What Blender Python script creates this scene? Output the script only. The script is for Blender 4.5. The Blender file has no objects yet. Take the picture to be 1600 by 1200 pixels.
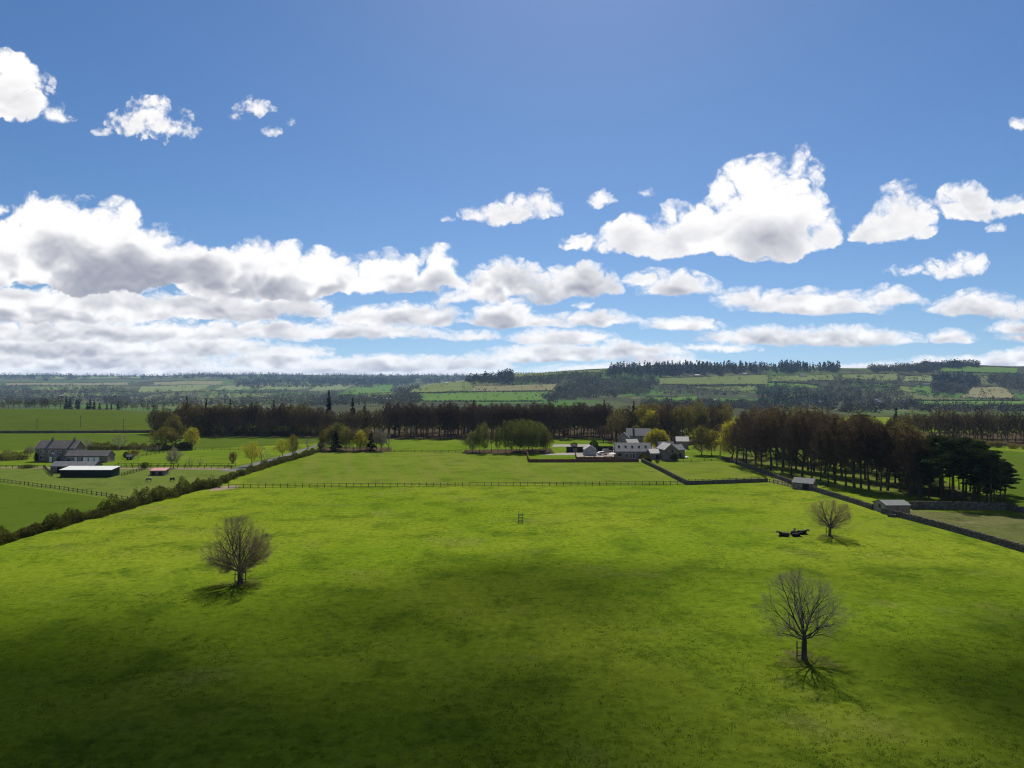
import bpy, bmesh, math, random
import numpy as np
from mathutils import Vector, Matrix

random.seed(7)
rng = np.random.default_rng(7)
SC = bpy.context.scene
COL = SC.collection
R = math.radians

# ------------------------------------------------------------------ camera
CAM_H = 30.0            # drone height over the pasture, metres
F = 1109.0              # focal length in photo pixels (1600 wide), 24 mm equivalent
cam_data = bpy.data.cameras.new('camera')
cam_data.sensor_width = 36.0
cam_data.lens = 36.0 * F / 1600.0
cam_data.clip_start = 0.5
cam_data.clip_end = 60000.0
cam = bpy.data.objects.new('camera', cam_data)
COL.objects.link(cam)
cam.location = (0, 0, CAM_H)
cam.rotation_euler = (R(90), 0, 0)
SC.camera = cam

# ------------------------------------------------------------------ render settings
SC.render.engine = 'CYCLES'
cy = SC.cycles
cy.use_adaptive_sampling = True
cy.adaptive_threshold = 0.008
cy.filter_width = 1.15
cy.use_denoising = True
try:
    cy.denoiser = 'OPENIMAGEDENOISE'
    cy.denoising_prefilter = 'NONE'
except Exception:
    pass
cy.max_bounces = 6
cy.diffuse_bounces = 3
cy.glossy_bounces = 2
cy.transmission_bounces = 4
cy.volume_bounces = 0
cy.transparent_max_bounces = 12
cy.sample_clamp_indirect = 4.0
vs = SC.view_settings
vs.view_transform = 'Standard'
vs.look = 'None'
vs.gamma = 1.0
vs.use_curve_mapping = False
vs.exposure = 0.75

# ------------------------------------------------------------------ node helpers
class NT:
    """tiny wrapper: builds node expressions"""
    def __init__(self, tree):
        self.t = tree
    def n(self, kind, **kw):
        nd = self.t.nodes.new(kind)
        for k, v in kw.items():
            setattr(nd, k, v)
        return nd
    def put(self, sock, v):
        if v is None:
            return
        if isinstance(v, bpy.types.NodeSocket):
            self.t.links.new(v, sock)
        else:
            if hasattr(sock, 'default_value'):
                dv = sock.default_value
                if hasattr(dv, '__len__') and not isinstance(v, (int, float)):
                    v = list(v)
                    if len(dv) == 4 and len(v) == 3:
                        v = v + [1.0]
                elif hasattr(dv, '__len__'):
                    v = [v] * len(dv)
                sock.default_value = v
    def m(self, op, a, b=None, c=None, clamp=False):
        nd = self.n('ShaderNodeMath', operation=op, use_clamp=clamp)
        self.put(nd.inputs[0], a); self.put(nd.inputs[1], b); self.put(nd.inputs[2], c)
        return nd.outputs[0]
    def v(self, op, a, b=None, c=None):
        nd = self.n('ShaderNodeVectorMath', operation=op)
        self.put(nd.inputs[0], a); self.put(nd.inputs[1], b); self.put(nd.inputs[2], c)
        return nd.outputs['Value'] if op in ('LENGTH', 'DOT_PRODUCT', 'DISTANCE') else nd.outputs[0]
    def scale(self, a, s):
        nd = self.n('ShaderNodeVectorMath', operation='SCALE')
        self.put(nd.inputs[0], a); self.put(nd.inputs['Scale'], s)
        return nd.outputs[0]
    def xyz(self, x, y, z):
        nd = self.n('ShaderNodeCombineXYZ')
        self.put(nd.inputs[0], x); self.put(nd.inputs[1], y); self.put(nd.inputs[2], z)
        return nd.outputs[0]
    def sep(self, vec):
        nd = self.n('ShaderNodeSeparateXYZ'); self.put(nd.inputs[0], vec)
        return nd.outputs
    def noise(self, vec, scale, detail=4, rough=0.5, lac=2.0, dist=0.0, color=False, dims='3D'):
        nd = self.n('ShaderNodeTexNoise', noise_dimensions=dims)
        self.put(nd.inputs['Vector'], vec); self.put(nd.inputs['Scale'], scale)
        self.put(nd.inputs['Detail'], detail); self.put(nd.inputs['Roughness'], rough)
        self.put(nd.inputs['Lacunarity'], lac); self.put(nd.inputs['Distortion'], dist)
        return nd.outputs['Color'] if color else nd.outputs['Fac']
    def voro(self, vec, scale, feature='F1', out='Distance', detail=0.0, rand=1.0, dims='3D', metric='EUCLIDEAN'):
        nd = self.n('ShaderNodeTexVoronoi', feature=feature, voronoi_dimensions=dims)
        if feature not in ('DISTANCE_TO_EDGE', 'N_SPHERE_RADIUS'):
            nd.distance = metric
        self.put(nd.inputs['Vector'], vec); self.put(nd.inputs['Scale'], scale)
        if 'Detail' in nd.inputs: self.put(nd.inputs['Detail'], detail)
        self.put(nd.inputs['Randomness'], rand)
        return nd.outputs[out]
    def mix(self, fac, a, b, blend='MIX'):
        nd = self.n('ShaderNodeMix', data_type='RGBA', blend_type=blend)
        self.put(nd.inputs[0], fac); self.put(nd.inputs[6], a); self.put(nd.inputs[7], b)
        return nd.outputs[2]
    def ss(self, x, lo, hi, a=0.0, b=1.0):
        nd = self.n('ShaderNodeMapRange', interpolation_type='SMOOTHSTEP')
        self.put(nd.inputs[0], x); self.put(nd.inputs[1], lo); self.put(nd.inputs[2], hi)
        self.put(nd.inputs[3], a); self.put(nd.inputs[4], b)
        return nd.outputs[0]

# ------------------------------------------------------------------ sun and sky
SUN_AZ = R(6.0)         # to the right of straight ahead
SUN_EL = R(47.0)
SUN_DIR = Vector((math.sin(SUN_AZ) * math.cos(SUN_EL), math.cos(SUN_AZ) * math.cos(SUN_EL), math.sin(SUN_EL)))
sun_data = bpy.data.lights.new('sun', 'SUN')
sun_data.energy = 5.0
sun_data.angle = R(0.53)
sun_data.color = (1.0, 0.955, 0.88)
sun = bpy.data.objects.new('sun', sun_data)
sun.rotation_euler = SUN_DIR.to_track_quat('Z', 'Y').to_euler()
sun.location = (0, 0, 400)
COL.objects.link(sun)

SKY_STRENGTH = 0.052
world = bpy.data.worlds.new('World')
SC.world = world
world.use_nodes = True
world.cycles.sampling_method = 'MANUAL'
world.cycles.sample_map_resolution = 512
wt = world.node_tree
for nd in list(wt.nodes):
    wt.nodes.remove(nd)
W = NT(wt)

# ------------------------------------------------------------------ clouds: cover and brightness of the cumulus field,
# worked out on a grid of directions (photo pixels) by letting the sun soak down through each cloud's own thickness
CX0, CX1, CY0, CY1, CSTEP = -420.0, 2020.0, -40.0, 600.0, 1.25
CLOUD_LAYERS = [   # far rows first; each: softness, greyness, roughness, then domes (x, base y, half width, height, drop below base)
    (6, .9, .6, [(250, 584, 420, 16, 12), (-150, 580, 300, 26, 12), (700, 586, 170, 13, 8), (540, 574, 130, 16, 8), (1330, 584, 140, 18, 8), (1490, 580, 130, 26, 8), (1600, 580, 90, 38, 8), (1800, 580, 200, 36, 8), (1205, 586, 60, 10, 5), (960, 578, 140, 12, 8)]),
    (7, 1.15, .65, [(100, 566, 330, 24, 12), (430, 566, 90, 26, 10), (-250, 560, 260, 30, 14), (600, 572, 120, 20, 8), (730, 570, 80, 18, 8), (860, 558, 120, 26, 8), (990, 552, 80, 22, 8), (1030, 566, 80, 12, 6), (1120, 546, 70, 9, 5)]),
    (7, 1.15, .65, [(90, 548, 300, 26, 12), (330, 545, 120, 24, 10), (-250, 540, 200, 26, 12), (470, 552, 60, 14, 6), (875, 530, 90, 20, 8)]),
    (8, .9, .8, [(1205, 532, 125, 24, 8), (1330, 533, 120, 26, 8), (1490, 530, 40, 18, 7), (1590, 514, 52, 16, 7), (1592, 528, 40, 10, 6), (1700, 520, 80, 24, 8), (1065, 510, 66, 18, 6), (930, 502, 66, 20, 7), (845, 506, 58, 16, 6), (740, 526, 52, 12, 5), (560, 522, 140, 20, 8)]),
    (8, 1.1, .8, [(150, 522, 330, 28, 12), (430, 520, 110, 24, 10), (-200, 515, 220, 30, 12), (640, 500, 90, 30, 10), (560, 500, 60, 20, 8), (788, 502, 56, 34, 9), (708, 468, 34, 13, 8)]),
    (8, 1.2, .8, [(100, 490, 280, 48, 12), (330, 488, 120, 44, 12), (450, 484, 80, 24, 10), (-220, 480, 220, 40, 14)]),
    (10, .6, .95, [(1275, 484, 130, 34, 8), (1170, 472, 60, 26, 10), (1385, 470, 56, 26, 9), (1525, 486, 84, 36, 9), (1590, 492, 60, 24, 9), (1700, 490, 90, 30, 10), (1062, 454, 68, 32, 10), (1004, 438, 34, 18, 8), (910, 474, 18, 7, 4)]),
    (11, .8, .95, [(795, 450, 68, 54, 14), (905, 452, 62, 48, 12), (855, 456, 50, 34, 12), (758, 456, 44, 32, 14), (840, 468, 30, 16, 8)]),
    (12, .95, .95, [(605, 446, 70, 64, 14), (690, 440, 44, 60, 16), (650, 452, 70, 40, 12), (500, 448, 66, 66, 14), (415, 446, 120, 76, 16), (560, 450, 60, 40, 12), (335, 440, 70, 60, 20)]),
    (14, 1.0, .9, [(70, 436, 150, 124, 12), (160, 436, 110, 118, 12), (240, 440, 90, 92, 12), (0, 436, 110, 104, 12), (310, 440, 70, 60, 12), (-140, 440, 180, 130, 14), (-320, 440, 160, 90, 14)]),
    (13, .30, 1.0, [(1200, 384, 100, 140, 14), (1248, 380, 52, 146, 16), (1150, 384, 64, 130, 14), (1085, 388, 100, 82, 14), (985, 382, 62, 50, 14), (905, 376, 24, 18, 10), (1130, 392, 84, 44, 12), (1268, 372, 38, 60, 14)]),
    (12, .35, 1.0, [(1405, 362, 42, 86, 14), (1368, 366, 46, 36, 10), (1434, 364, 34, 48, 12), (1508, 332, 54, 52, 12), (1580, 334, 56, 32, 10), (1680, 340, 70, 50, 12)]),
    (12, .2, 1.3, [(1480, 424, 56, 24, 9), (1518, 412, 28, 24, 10), (1422, 426, 40, 10, 6), (800, 340, 56, 38, 12), (848, 330, 26, 34, 12), (748, 336, 34, 15, 7), (940, 316, 22, 22, 9)]),
    (13, .3, 1.0, [(28, 186, 66, 96, 16), (-20, 180, 90, 106, 18), (86, 188, 42, 40, 12), (-160, 170, 110, 90, 20)]),
    (24, .12, 1.9, [(222, 188, 54, 40, 12), (272, 210, 40, 24, 9), (244, 200, 50, 34, 10)]),
    (18, .1, 2.0, [(400, 172, 32, 18, 8), (386, 164, 18, 12, 6)]),
    (12, .1, 2.0, [(426, 207, 16, 11, 6), (1594, 196, 20, 16, 8), (158, 208, 16, 9, 5), (1555, 357, 16, 9, 6), (366, 183, 9, 6, 4), (452, 193, 8, 6, 4), (700, 343, 12, 7, 4), (1012, 302, 14, 9, 5)]),
]

def lattice(seed, n=256):
    return np.random.default_rng(seed).random((n, n)).astype(np.float32)

def vnoise(L, x, y):
    n = L.shape[0]
    xi = np.floor(x).astype(np.int32); yi = np.floor(y).astype(np.int32)
    fx = (x - xi).astype(np.float32); fy = (y - yi).astype(np.float32)
    fx = fx * fx * fx * (fx * (fx * 6 - 15) + 10); fy = fy * fy * fy * (fy * (fy * 6 - 15) + 10)
    a = L[yi % n, xi % n]; b = L[yi % n, (xi + 1) % n]; c = L[(yi + 1) % n, xi % n]; d = L[(yi + 1) % n, (xi + 1) % n]
    return (a + (b - a) * fx) * (1 - fy) + (c + (d - c) * fx) * fy

def fbm(seed, x, y, octs, gain=0.5, billow=False):
    tot = np.zeros_like(x); amp = 1.0; s = 0.0
    for o in range(octs):
        ca, sa = math.cos(0.6 * o + seed), math.sin(0.6 * o + seed)
        f = 2.03 ** o
        v = vnoise(lattice(seed * 31 + o), (x * ca - y * sa) * f + 17.3 * o, (x * sa + y * ca) * f + 5.1 * o) * 2 - 1
        if billow:
            v = 2.8 * np.abs(v) - 0.85
        tot += v * amp; s += amp; amp *= gain
    return tot / s

def blur(a, rx, ry):
    for axis, r in ((1, rx), (0, ry)):
        r = int(r)
        if r < 1: continue
        for _ in range(2):
            pad = [(0, 0), (0, 0)]; pad[axis] = (r + 1, r)
            c = np.cumsum(np.pad(a, pad, mode='edge'), axis=axis, dtype=np.float64)
            if axis == 1: a = ((c[:, 2 * r + 1:] - c[:, :-2 * r - 1]) / (2 * r + 1)).astype(np.float32)
            else: a = ((c[2 * r + 1:] - c[:-2 * r - 1]) / (2 * r + 1)).astype(np.float32)
    return a

def cloud_maps():
    xs = np.arange(CX0, CX1, CSTEP, dtype=np.float32); ys = np.arange(CY0, CY1, CSTEP, dtype=np.float32)
    cover = np.zeros((len(ys), len(xs)), np.float32); light = np.ones_like(cover)
    for li, (soft, grey, rough, domes) in enumerate(CLOUD_LAYERS):
        for dm in [domes]:
            x0 = max(min(d[0] - d[2] for d in dm) - 70, CX0); x1 = min(max(d[0] + d[2] for d in dm) + 70, CX1)
            y0 = max(min(d[1] - d[3] for d in dm) - 70, CY0); y1 = min(max(d[1] + d[4] for d in dm) + 40, CY1)
            i0, i1 = np.searchsorted(xs, [x0, x1]); j0, j1 = np.searchsorted(ys, [y0, y1])
            X, Y = np.meshgrid(xs[i0:i1], ys[j0:j1])
            size = np.median([d[3] for d in dm]); k = 1.0 / max(16.0, min(70.0, size * 0.85))     # billow size
            ax, ay = X * k * (1.0 if Y.mean() < 430 else 0.7), Y * k
            s = 3 + li * 7
            wx = fbm(s, ax * .8, ay * .8, 5, .55); wy = fbm(s + 1, ax * .8, ay * .8, 5, .55)
            wamp = 0.34 * size * rough
            Xw = X + wx * wamp * 1.3; Yw = Y + wy * wamp
            T = np.full(X.shape, -9.0, np.float32)
            for (cx, by, rx, up, dn) in dm:
                h = by - Yw
                r = np.sqrt(((Xw - cx) / rx) ** 2 + np.where(h > 0, h / up, -h / dn) ** 2)
                t = (1 - r) * min(up, rx) * (0.75 if up > 20 else 1.0)
                T = np.where(np.abs(T - t) < 8, np.maximum(T, t) + (8 - np.abs(T - t)) ** 2 / 32, np.maximum(T, t))
            bil = fbm(s + 2, ax * 1.1 + wx * .5, ay * 1.3 + wy * .5, 6, .56, True)
            fine = fbm(s + 3, ax * 3.2, ay * 3.2, 6, .6)
            amp = 0.30 * size * rough
            far = np.clip((-T - 0.02 * size) / (0.22 * size), 0, 1)          # no stray scraps far from a dome
            T = T + bil * amp * 0.95 + fine * amp * (0.42 if rough < 1.4 else 1.25) - amp * .10 - far * amp * 3.5
            a = np.clip((T + soft * .35) / (soft * 1.6), 0, 1); a = a * a * (3 - 2 * a)
            dens = np.clip(T, 0, 90)
            # light soaks down from above (the sun stands high behind the clouds)
            od = np.zeros_like(dens); n = 22; step = max(2.0, size * 0.042)
            for q in range(n):
                sh = int(round(step * (q + .6) / CSTEP)); sx = int(round(-.10 * step * (q + .6) / CSTEP))
                D = np.zeros_like(dens)
                if sh < dens.shape[0]: D[sh:] = dens[:-sh] if sh else dens
                od += np.roll(D, sx, 1) * (1 - q / n)
            od = od * step / max(size, 16) * 0.062
            od = blur(od, 4, 4) + blur(dens, 2, 2) * 0.011
            mott = fbm(s + 4, ax * 1.3 + wx, ay * 1.9 + wy, 5, .5); mott2 = fbm(s + 5, ax * .7, ay * 1.2, 3, .5)
            od = od * np.clip(0.85 + .75 * mott + 1.1 * mott2, .08, 3)
            if size > 50:          # the upper parts of a tall cloud scatter freely
                base = float(np.median([d[1] for d in dm])); od = od * np.clip((Y + wy * size * .25 - (base - .80 * size)) / (.55 * size), .12, 1)
            L = np.exp(-np.clip(od - (.30 if size > 50 else .10), 0, 9) * 1.55 * grey)
            # small-scale relief: a puff is brighter on its upper side
            g = np.zeros_like(T); bs = blur(bil, 1, 1); g[3:] = bs[3:] - bs[:-3]
            L = L + np.clip(-g, -.25, .25) * 0.40 * np.clip(od * 2, 0, 1) * (.4 + grey * .6)
            L = np.clip(blur(L, 1, 1), 0, 1)
            c = cover[j0:j1, i0:i1]; l = light[j0:j1, i0:i1]
            l[:] = np.where(a > 0.003, L * a + l * (1 - a) * np.where(c > 0, 1, 0) + (1 - a) * L * np.where(c > 0, 0, 1), l)
            c[:] = a + c * (1 - a)
    return cover, light

def build_world():
    cover, light = cloud_maps()
    h, w = cover.shape
    img = bpy.data.images.new('cumulus_field', w, h, alpha=False, float_buffer=True)
    img.colorspace_settings.name = 'Non-Color'
    buf = np.ones((h, w, 4), np.float32)
    buf[..., 0] = cover[::-1]; buf[..., 1] = light[::-1]; buf[..., 2] = 0
    img.pixels.foreach_set(buf.ravel()); img.update(); img.pack()
    tc = W.n('ShaderNodeTexCoord')
    d = tc.outputs['Generated']
    x, y, z = W.sep(d)
    yc = W.m('MAXIMUM', y, 0.05)
    PX = W.m('MULTIPLY_ADD', W.m('DIVIDE', x, yc), F, 800.0)
    PY = W.m('MULTIPLY_ADD', W.m('DIVIDE', z, yc), -F, 600.0)
    u = W.m('DIVIDE', W.m('SUBTRACT', PX, CX0), w * CSTEP)
    v = W.m('SUBTRACT', 1.0, W.m('DIVIDE', W.m('SUBTRACT', PY, CY0), h * CSTEP))
    ti = W.n('ShaderNodeTexImage'); ti.image = img; ti.extension = 'CLIP'; ti.interpolation = 'Linear'
    W.put(ti.inputs[0], W.xyz(u, v, 0.0))
    sc_ = W.n('ShaderNodeSeparateColor'); W.put(sc_.inputs[0], ti.outputs['Color'])
    alpha = W.m('MULTIPLY', sc_.outputs[0], W.ss(y, 0.05, 0.2))
    lightf = sc_.outputs[1]
    # round the rest of the horizon, outside the picture, the same broken cumulus goes on
    dome = W.scale(d, W.m('DIVIDE', 1.0, W.m('ADD', W.m('MAXIMUM', z, 0.0), 0.14)))
    gen = W.noise(dome, 1.15, 6, 0.55)
    inside = W.m('MULTIPLY', W.ss(y, 0.40, 0.62), W.ss(PY, -160.0, -40.0))
    ga = W.m('MULTIPLY', W.ss(gen, 0.535, 0.62), W.m('SUBTRACT', 1.0, inside))
    ga = W.m('MULTIPLY', ga, W.ss(z, 0.0, 0.03))
    K = 1.0 / (SKY_STRENGTH * 2.0 ** vs.exposure)
    c1 = W.mix(lightf, (0.37 * K, 0.385 * K, 0.46 * K), (1.03 * K, 1.02 * K, 1.02 * K))
    gcol = W.mix(W.ss(gen, 0.58, 0.75), (0.95 * K, 0.95 * K, 0.95 * K), (0.42 * K, 0.43 * K, 0.48 * K))
    sky = W.n('ShaderNodeTexSky', sky_type='NISHITA')
    sky.sun_disc = False
    sky.sun_elevation = SUN_EL
    sky.sun_rotation = SUN_AZ
    if 'Vector' in sky.inputs:      # keep clear of the yellow band at the very horizon
        W.put(sky.inputs['Vector'], W.xyz(x, y, W.m('MULTIPLY_ADD', W.m('MAXIMUM', z, 0.0), 0.90, 0.062)))
    sky.altitude = 400.0
    sky.air_density = 1.0
    sky.dust_density = 0.36
    sky.ozone_density = 4.5
    hs = W.n('ShaderNodeHueSaturation'); hs.inputs['Saturation'].default_value = 1.18; hs.inputs['Hue'].default_value = 0.503
    W.put(hs.inputs['Color'], sky.outputs[0])
    col = W.mix(ga, hs.outputs[0], gcol)
    col = W.mix(alpha, col, c1)
    bg = W.n('ShaderNodeBackground')
    W.put(bg.inputs['Color'], col)
    bg.inputs['Strength'].default_value = SKY_STRENGTH
    out = W.n('ShaderNodeOutputWorld')
    wt.links.new(bg.outputs[0], out.inputs['Surface'])
build_world()

# ------------------------------------------------------------------ small mesh and material helpers
def mesh_np(name, V, Fc, mats=(), smooth=False, midx=None):
    """V (n,3); Fc (m,3) or (m,4) int array"""
    V = np.asarray(V, np.float32); Fc = np.asarray(Fc, np.int32)
    me = bpy.data.meshes.new(name)
    k = Fc.shape[1]
    me.vertices.add(len(V)); me.vertices.foreach_set('co', V.ravel())
    me.loops.add(Fc.size); me.loops.foreach_set('vertex_index', Fc.ravel())
    me.polygons.add(len(Fc))
    me.polygons.foreach_set('loop_start', np.arange(0, Fc.size, k, dtype=np.int32))
    me.polygons.foreach_set('loop_total', np.full(len(Fc), k, np.int32))
    if midx is not None:
        me.polygons.foreach_set('material_index', np.asarray(midx, np.int32))
    me.polygons.foreach_set('use_smooth', np.full(len(Fc), smooth, bool))
    for m in mats:
        me.materials.append(m)
    me.update(calc_edges=True)
    return me

def mesh_py(name, V, Fc, mats=()):
    me = bpy.data.meshes.new(name)
    me.from_pydata([tuple(v) for v in V], [], [tuple(f) for f in Fc])
    for m in mats:
        me.materials.append(m)
    me.update()
    return me

class MB:
    """collects boxes, prisms and tubes into one mesh"""
    def __init__(self):
        self.V = []; self.Fc = []
    def add(self, vs_, fs):
        o = len(self.V)
        self.V += [tuple(v) for v in vs_]; self.Fc += [tuple(i + o for i in f) for f in fs]
        return self
    def box(self, x0, x1, y0, y1, z0, z1):
        return self.add([(x0, y0, z0), (x1, y0, z0), (x1, y1, z0), (x0, y1, z0), (x0, y0, z1), (x1, y0, z1), (x1, y1, z1), (x0, y1, z1)],
                        [(0, 3, 2, 1), (4, 5, 6, 7), (0, 1, 5, 4), (1, 2, 6, 5), (2, 3, 7, 6), (3, 0, 4, 7)])
    def prism(self, poly, axis, a, b):
        """poly: 2D outline extruded along axis ('x': poly is (y,z); 'y': poly is (x,z); 'z': poly is (x,y))"""
        n = len(poly)
        def P(p, t):
            return (t, p[0], p[1]) if axis == 'x' else (p[0], t, p[1]) if axis == 'y' else (p[0], p[1], t)
        vs_ = [P(p, a) for p in poly] + [P(p, b) for p in poly]
        fs = [tuple(range(n)), tuple(range(2 * n - 1, n - 1, -1))]
        fs += [((i + 1) % n, i, n + i, n + (i + 1) % n) for i in range(n)]
        return self.add(vs_, fs)
    def mesh(self, name, m):
        me = mesh_py(name, self.V, self.Fc, [m] if m else [])
        bm = bmesh.new(); bm.from_mesh(me); bmesh.ops.recalc_face_normals(bm, faces=bm.faces); bm.to_mesh(me); bm.free()
        return me
    def build(self, name, m, parent=None):
        return obj(name, self.mesh(name, m), parent)

def obj(name, data, parent=None, loc=None, rz=None, scale=None):
    o = bpy.data.objects.new(name, data)
    COL.objects.link(o)
    if parent is not None:
        o.parent = parent
    if loc is not None: o.location = loc
    if rz is not None: o.rotation_euler = (0, 0, rz)
    if scale is not None: o.scale = scale if hasattr(scale, '__len__') else (scale,) * 3
    return o

def tag(o, label=None, cat=None, group=None, kind=None):
    if label: o['label'] = label
    if cat: o['category'] = cat
    if group: o['group'] = group
    if kind: o['kind'] = kind
    return o

def thing(name, label, cat, loc=(0, 0, 0), rz=0.0, group=None):
    return tag(obj(name, None, None, loc, rz), label, cat, group)

def new_mat(name):
    m = bpy.data.materials.new(name); m.use_nodes = True
    for nd in list(m.node_tree.nodes): m.node_tree.nodes.remove(nd)
    return m, NT(m.node_tree)

def finish(T, shader):
    out = T.n('ShaderNodeOutputMaterial')
    T.t.links.new(shader, out.inputs['Surface'])

def solid(name, c1, c2=None, scale=1.0, rough=0.85, spec=0.15, bump=0.0, rand=0.0, metal=0.0, detail=5, stretch=(1, 1, 1)):
    """matt surface mottled between two colours"""
    m, T = new_mat(name)
    tc = T.n('ShaderNodeTexCoord')
    vec = T.v('MULTIPLY', tc.outputs['Object'], stretch)
    n = T.noise(vec, scale, detail, 0.6)
    c = T.mix(T.ss(n, 0.32, 0.68), c1, c2 or c1)
    if rand:
        oi = T.n('ShaderNodeObjectInfo')
        k = T.m('MULTIPLY_ADD', oi.outputs['Random'], 2 * rand, 1 - rand)
        c = T.mix(1.0, c, T.xyz(k, k, k), 'MULTIPLY')
    b = T.n('ShaderNodeBsdfPrincipled')
    T.put(b.inputs['Base Color'], c)
    b.inputs['Roughness'].default_value = rough
    b.inputs['Specular IOR Level'].default_value = spec
    b.inputs['Metallic'].default_value = metal
    if bump:
        bn = T.n('ShaderNodeBump'); bn.inputs['Strength'].default_value = bump; bn.inputs['Distance'].default_value = 0.05
        T.put(bn.inputs['Height'], n); T.put(b.inputs['Normal'], bn.outputs[0])
    finish(T, b.outputs[0])
    return m

def leafy(name, c1, c2, trans=0.35, rand=0.25, scale=0.6, trans_col=None):
    """foliage: diffuse plus light coming through, tint varies over the crown and from plant to plant"""
    m, T = new_mat(name)
    tc = T.n('ShaderNodeTexCoord')
    n = T.noise(tc.outputs['Object'], scale, 3, 0.6)
    c = T.mix(T.ss(n, 0.35, 0.65), c1, c2)
    oi = T.n('ShaderNodeObjectInfo')
    k = T.m('MULTIPLY_ADD', oi.outputs['Random'], 2 * rand, 1 - rand)
    c = T.mix(1.0, c, T.xyz(k, k, k), 'MULTIPLY')
    d = T.n('ShaderNodeBsdfDiffuse'); T.put(d.inputs[0], c)
    t = T.n('ShaderNodeBsdfTranslucent'); T.put(t.inputs[0], T.mix(1.0, c, trans_col or (1.25, 1.2, 0.6), 'MULTIPLY'))
    mx = T.n('ShaderNodeMixShader'); mx.inputs[0].default_value = trans
    T.t.links.new(d.outputs[0], mx.inputs[1]); T.t.links.new(t.outputs[0], mx.inputs[2])
    finish(T, mx.outputs[0])
    return m

def turf(name, dark, mid, light, big=0.018, stripe=0.0, flecks=0.5, bump=0.6, dry=(0.17, 0.17, 0.045), dryness=0.25, stripe_dir=0.0):
    """grass sward: broad drifts of growth, mottled patches, dark tussocks, a little dry thatch"""
    m, T = new_mat(name)
    geo = T.n('ShaderNodeNewGeometry')
    p = geo.outputs['Position']
    px, py, pz = T.sep(p)
    p2 = T.xyz(px, py, 0.0)
    a = T.noise(p2, big, 4, 0.55)
    b = T.noise(p2, 0.11, 6, 0.62)
    c = T.noise(p2, 0.75, 5, 0.6)
    e = T.noise(p2, 2.6, 6, 0.72)
    fine = T.noise(p2, 0.8, 8, 0.8)
    col = T.mix(T.ss(a, 0.34, 0.66), mid, light)
    col = T.mix(T.m('MULTIPLY', T.ss(b, 0.46, 0.72), 0.75), col, dark)
    col = T.mix(T.m('MULTIPLY', T.ss(T.noise(p2, 0.05, 6, 0.7), 0.53, 0.7), dryness), col, dry)
    if stripe:
        ca, sa = math.cos(stripe_dir), math.sin(stripe_dir)
        q = T.m('ADD', T.m('MULTIPLY', px, ca), T.m('MULTIPLY', py, sa))
        q2 = T.m('ADD', T.m('MULTIPLY', px, -sa), T.m('MULTIPLY', py, ca))
        sn = T.noise(T.xyz(T.m('MULTIPLY', q, 0.22), T.m('MULTIPLY', q2, 0.012), 0.0), 1.0, 3, 0.6)
        col = T.mix(T.m('MULTIPLY', T.ss(sn, 0.42, 0.62), stripe), col, dry)
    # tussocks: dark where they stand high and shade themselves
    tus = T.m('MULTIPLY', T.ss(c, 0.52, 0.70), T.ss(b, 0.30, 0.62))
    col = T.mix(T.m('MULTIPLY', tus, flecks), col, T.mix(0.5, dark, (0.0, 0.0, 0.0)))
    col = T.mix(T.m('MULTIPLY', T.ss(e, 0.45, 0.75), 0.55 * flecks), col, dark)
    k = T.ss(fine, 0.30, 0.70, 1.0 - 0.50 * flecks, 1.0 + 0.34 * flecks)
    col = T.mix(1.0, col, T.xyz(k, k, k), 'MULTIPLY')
    d = T.n('ShaderNodeBsdfDiffuse'); T.put(d.inputs[0], col)
    bn = T.n('ShaderNodeBump'); bn.inputs['Strength'].default_value = bump; bn.inputs['Distance'].default_value = 0.35
    T.put(bn.inputs['Height'], T.m('ADD', T.m('MULTIPLY', c, 1.0), T.m('MULTIPLY', e, 0.35)))
    T.put(d.inputs['Normal'], bn.outputs[0])
    finish(T, d.outputs[0])
    return m

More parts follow.
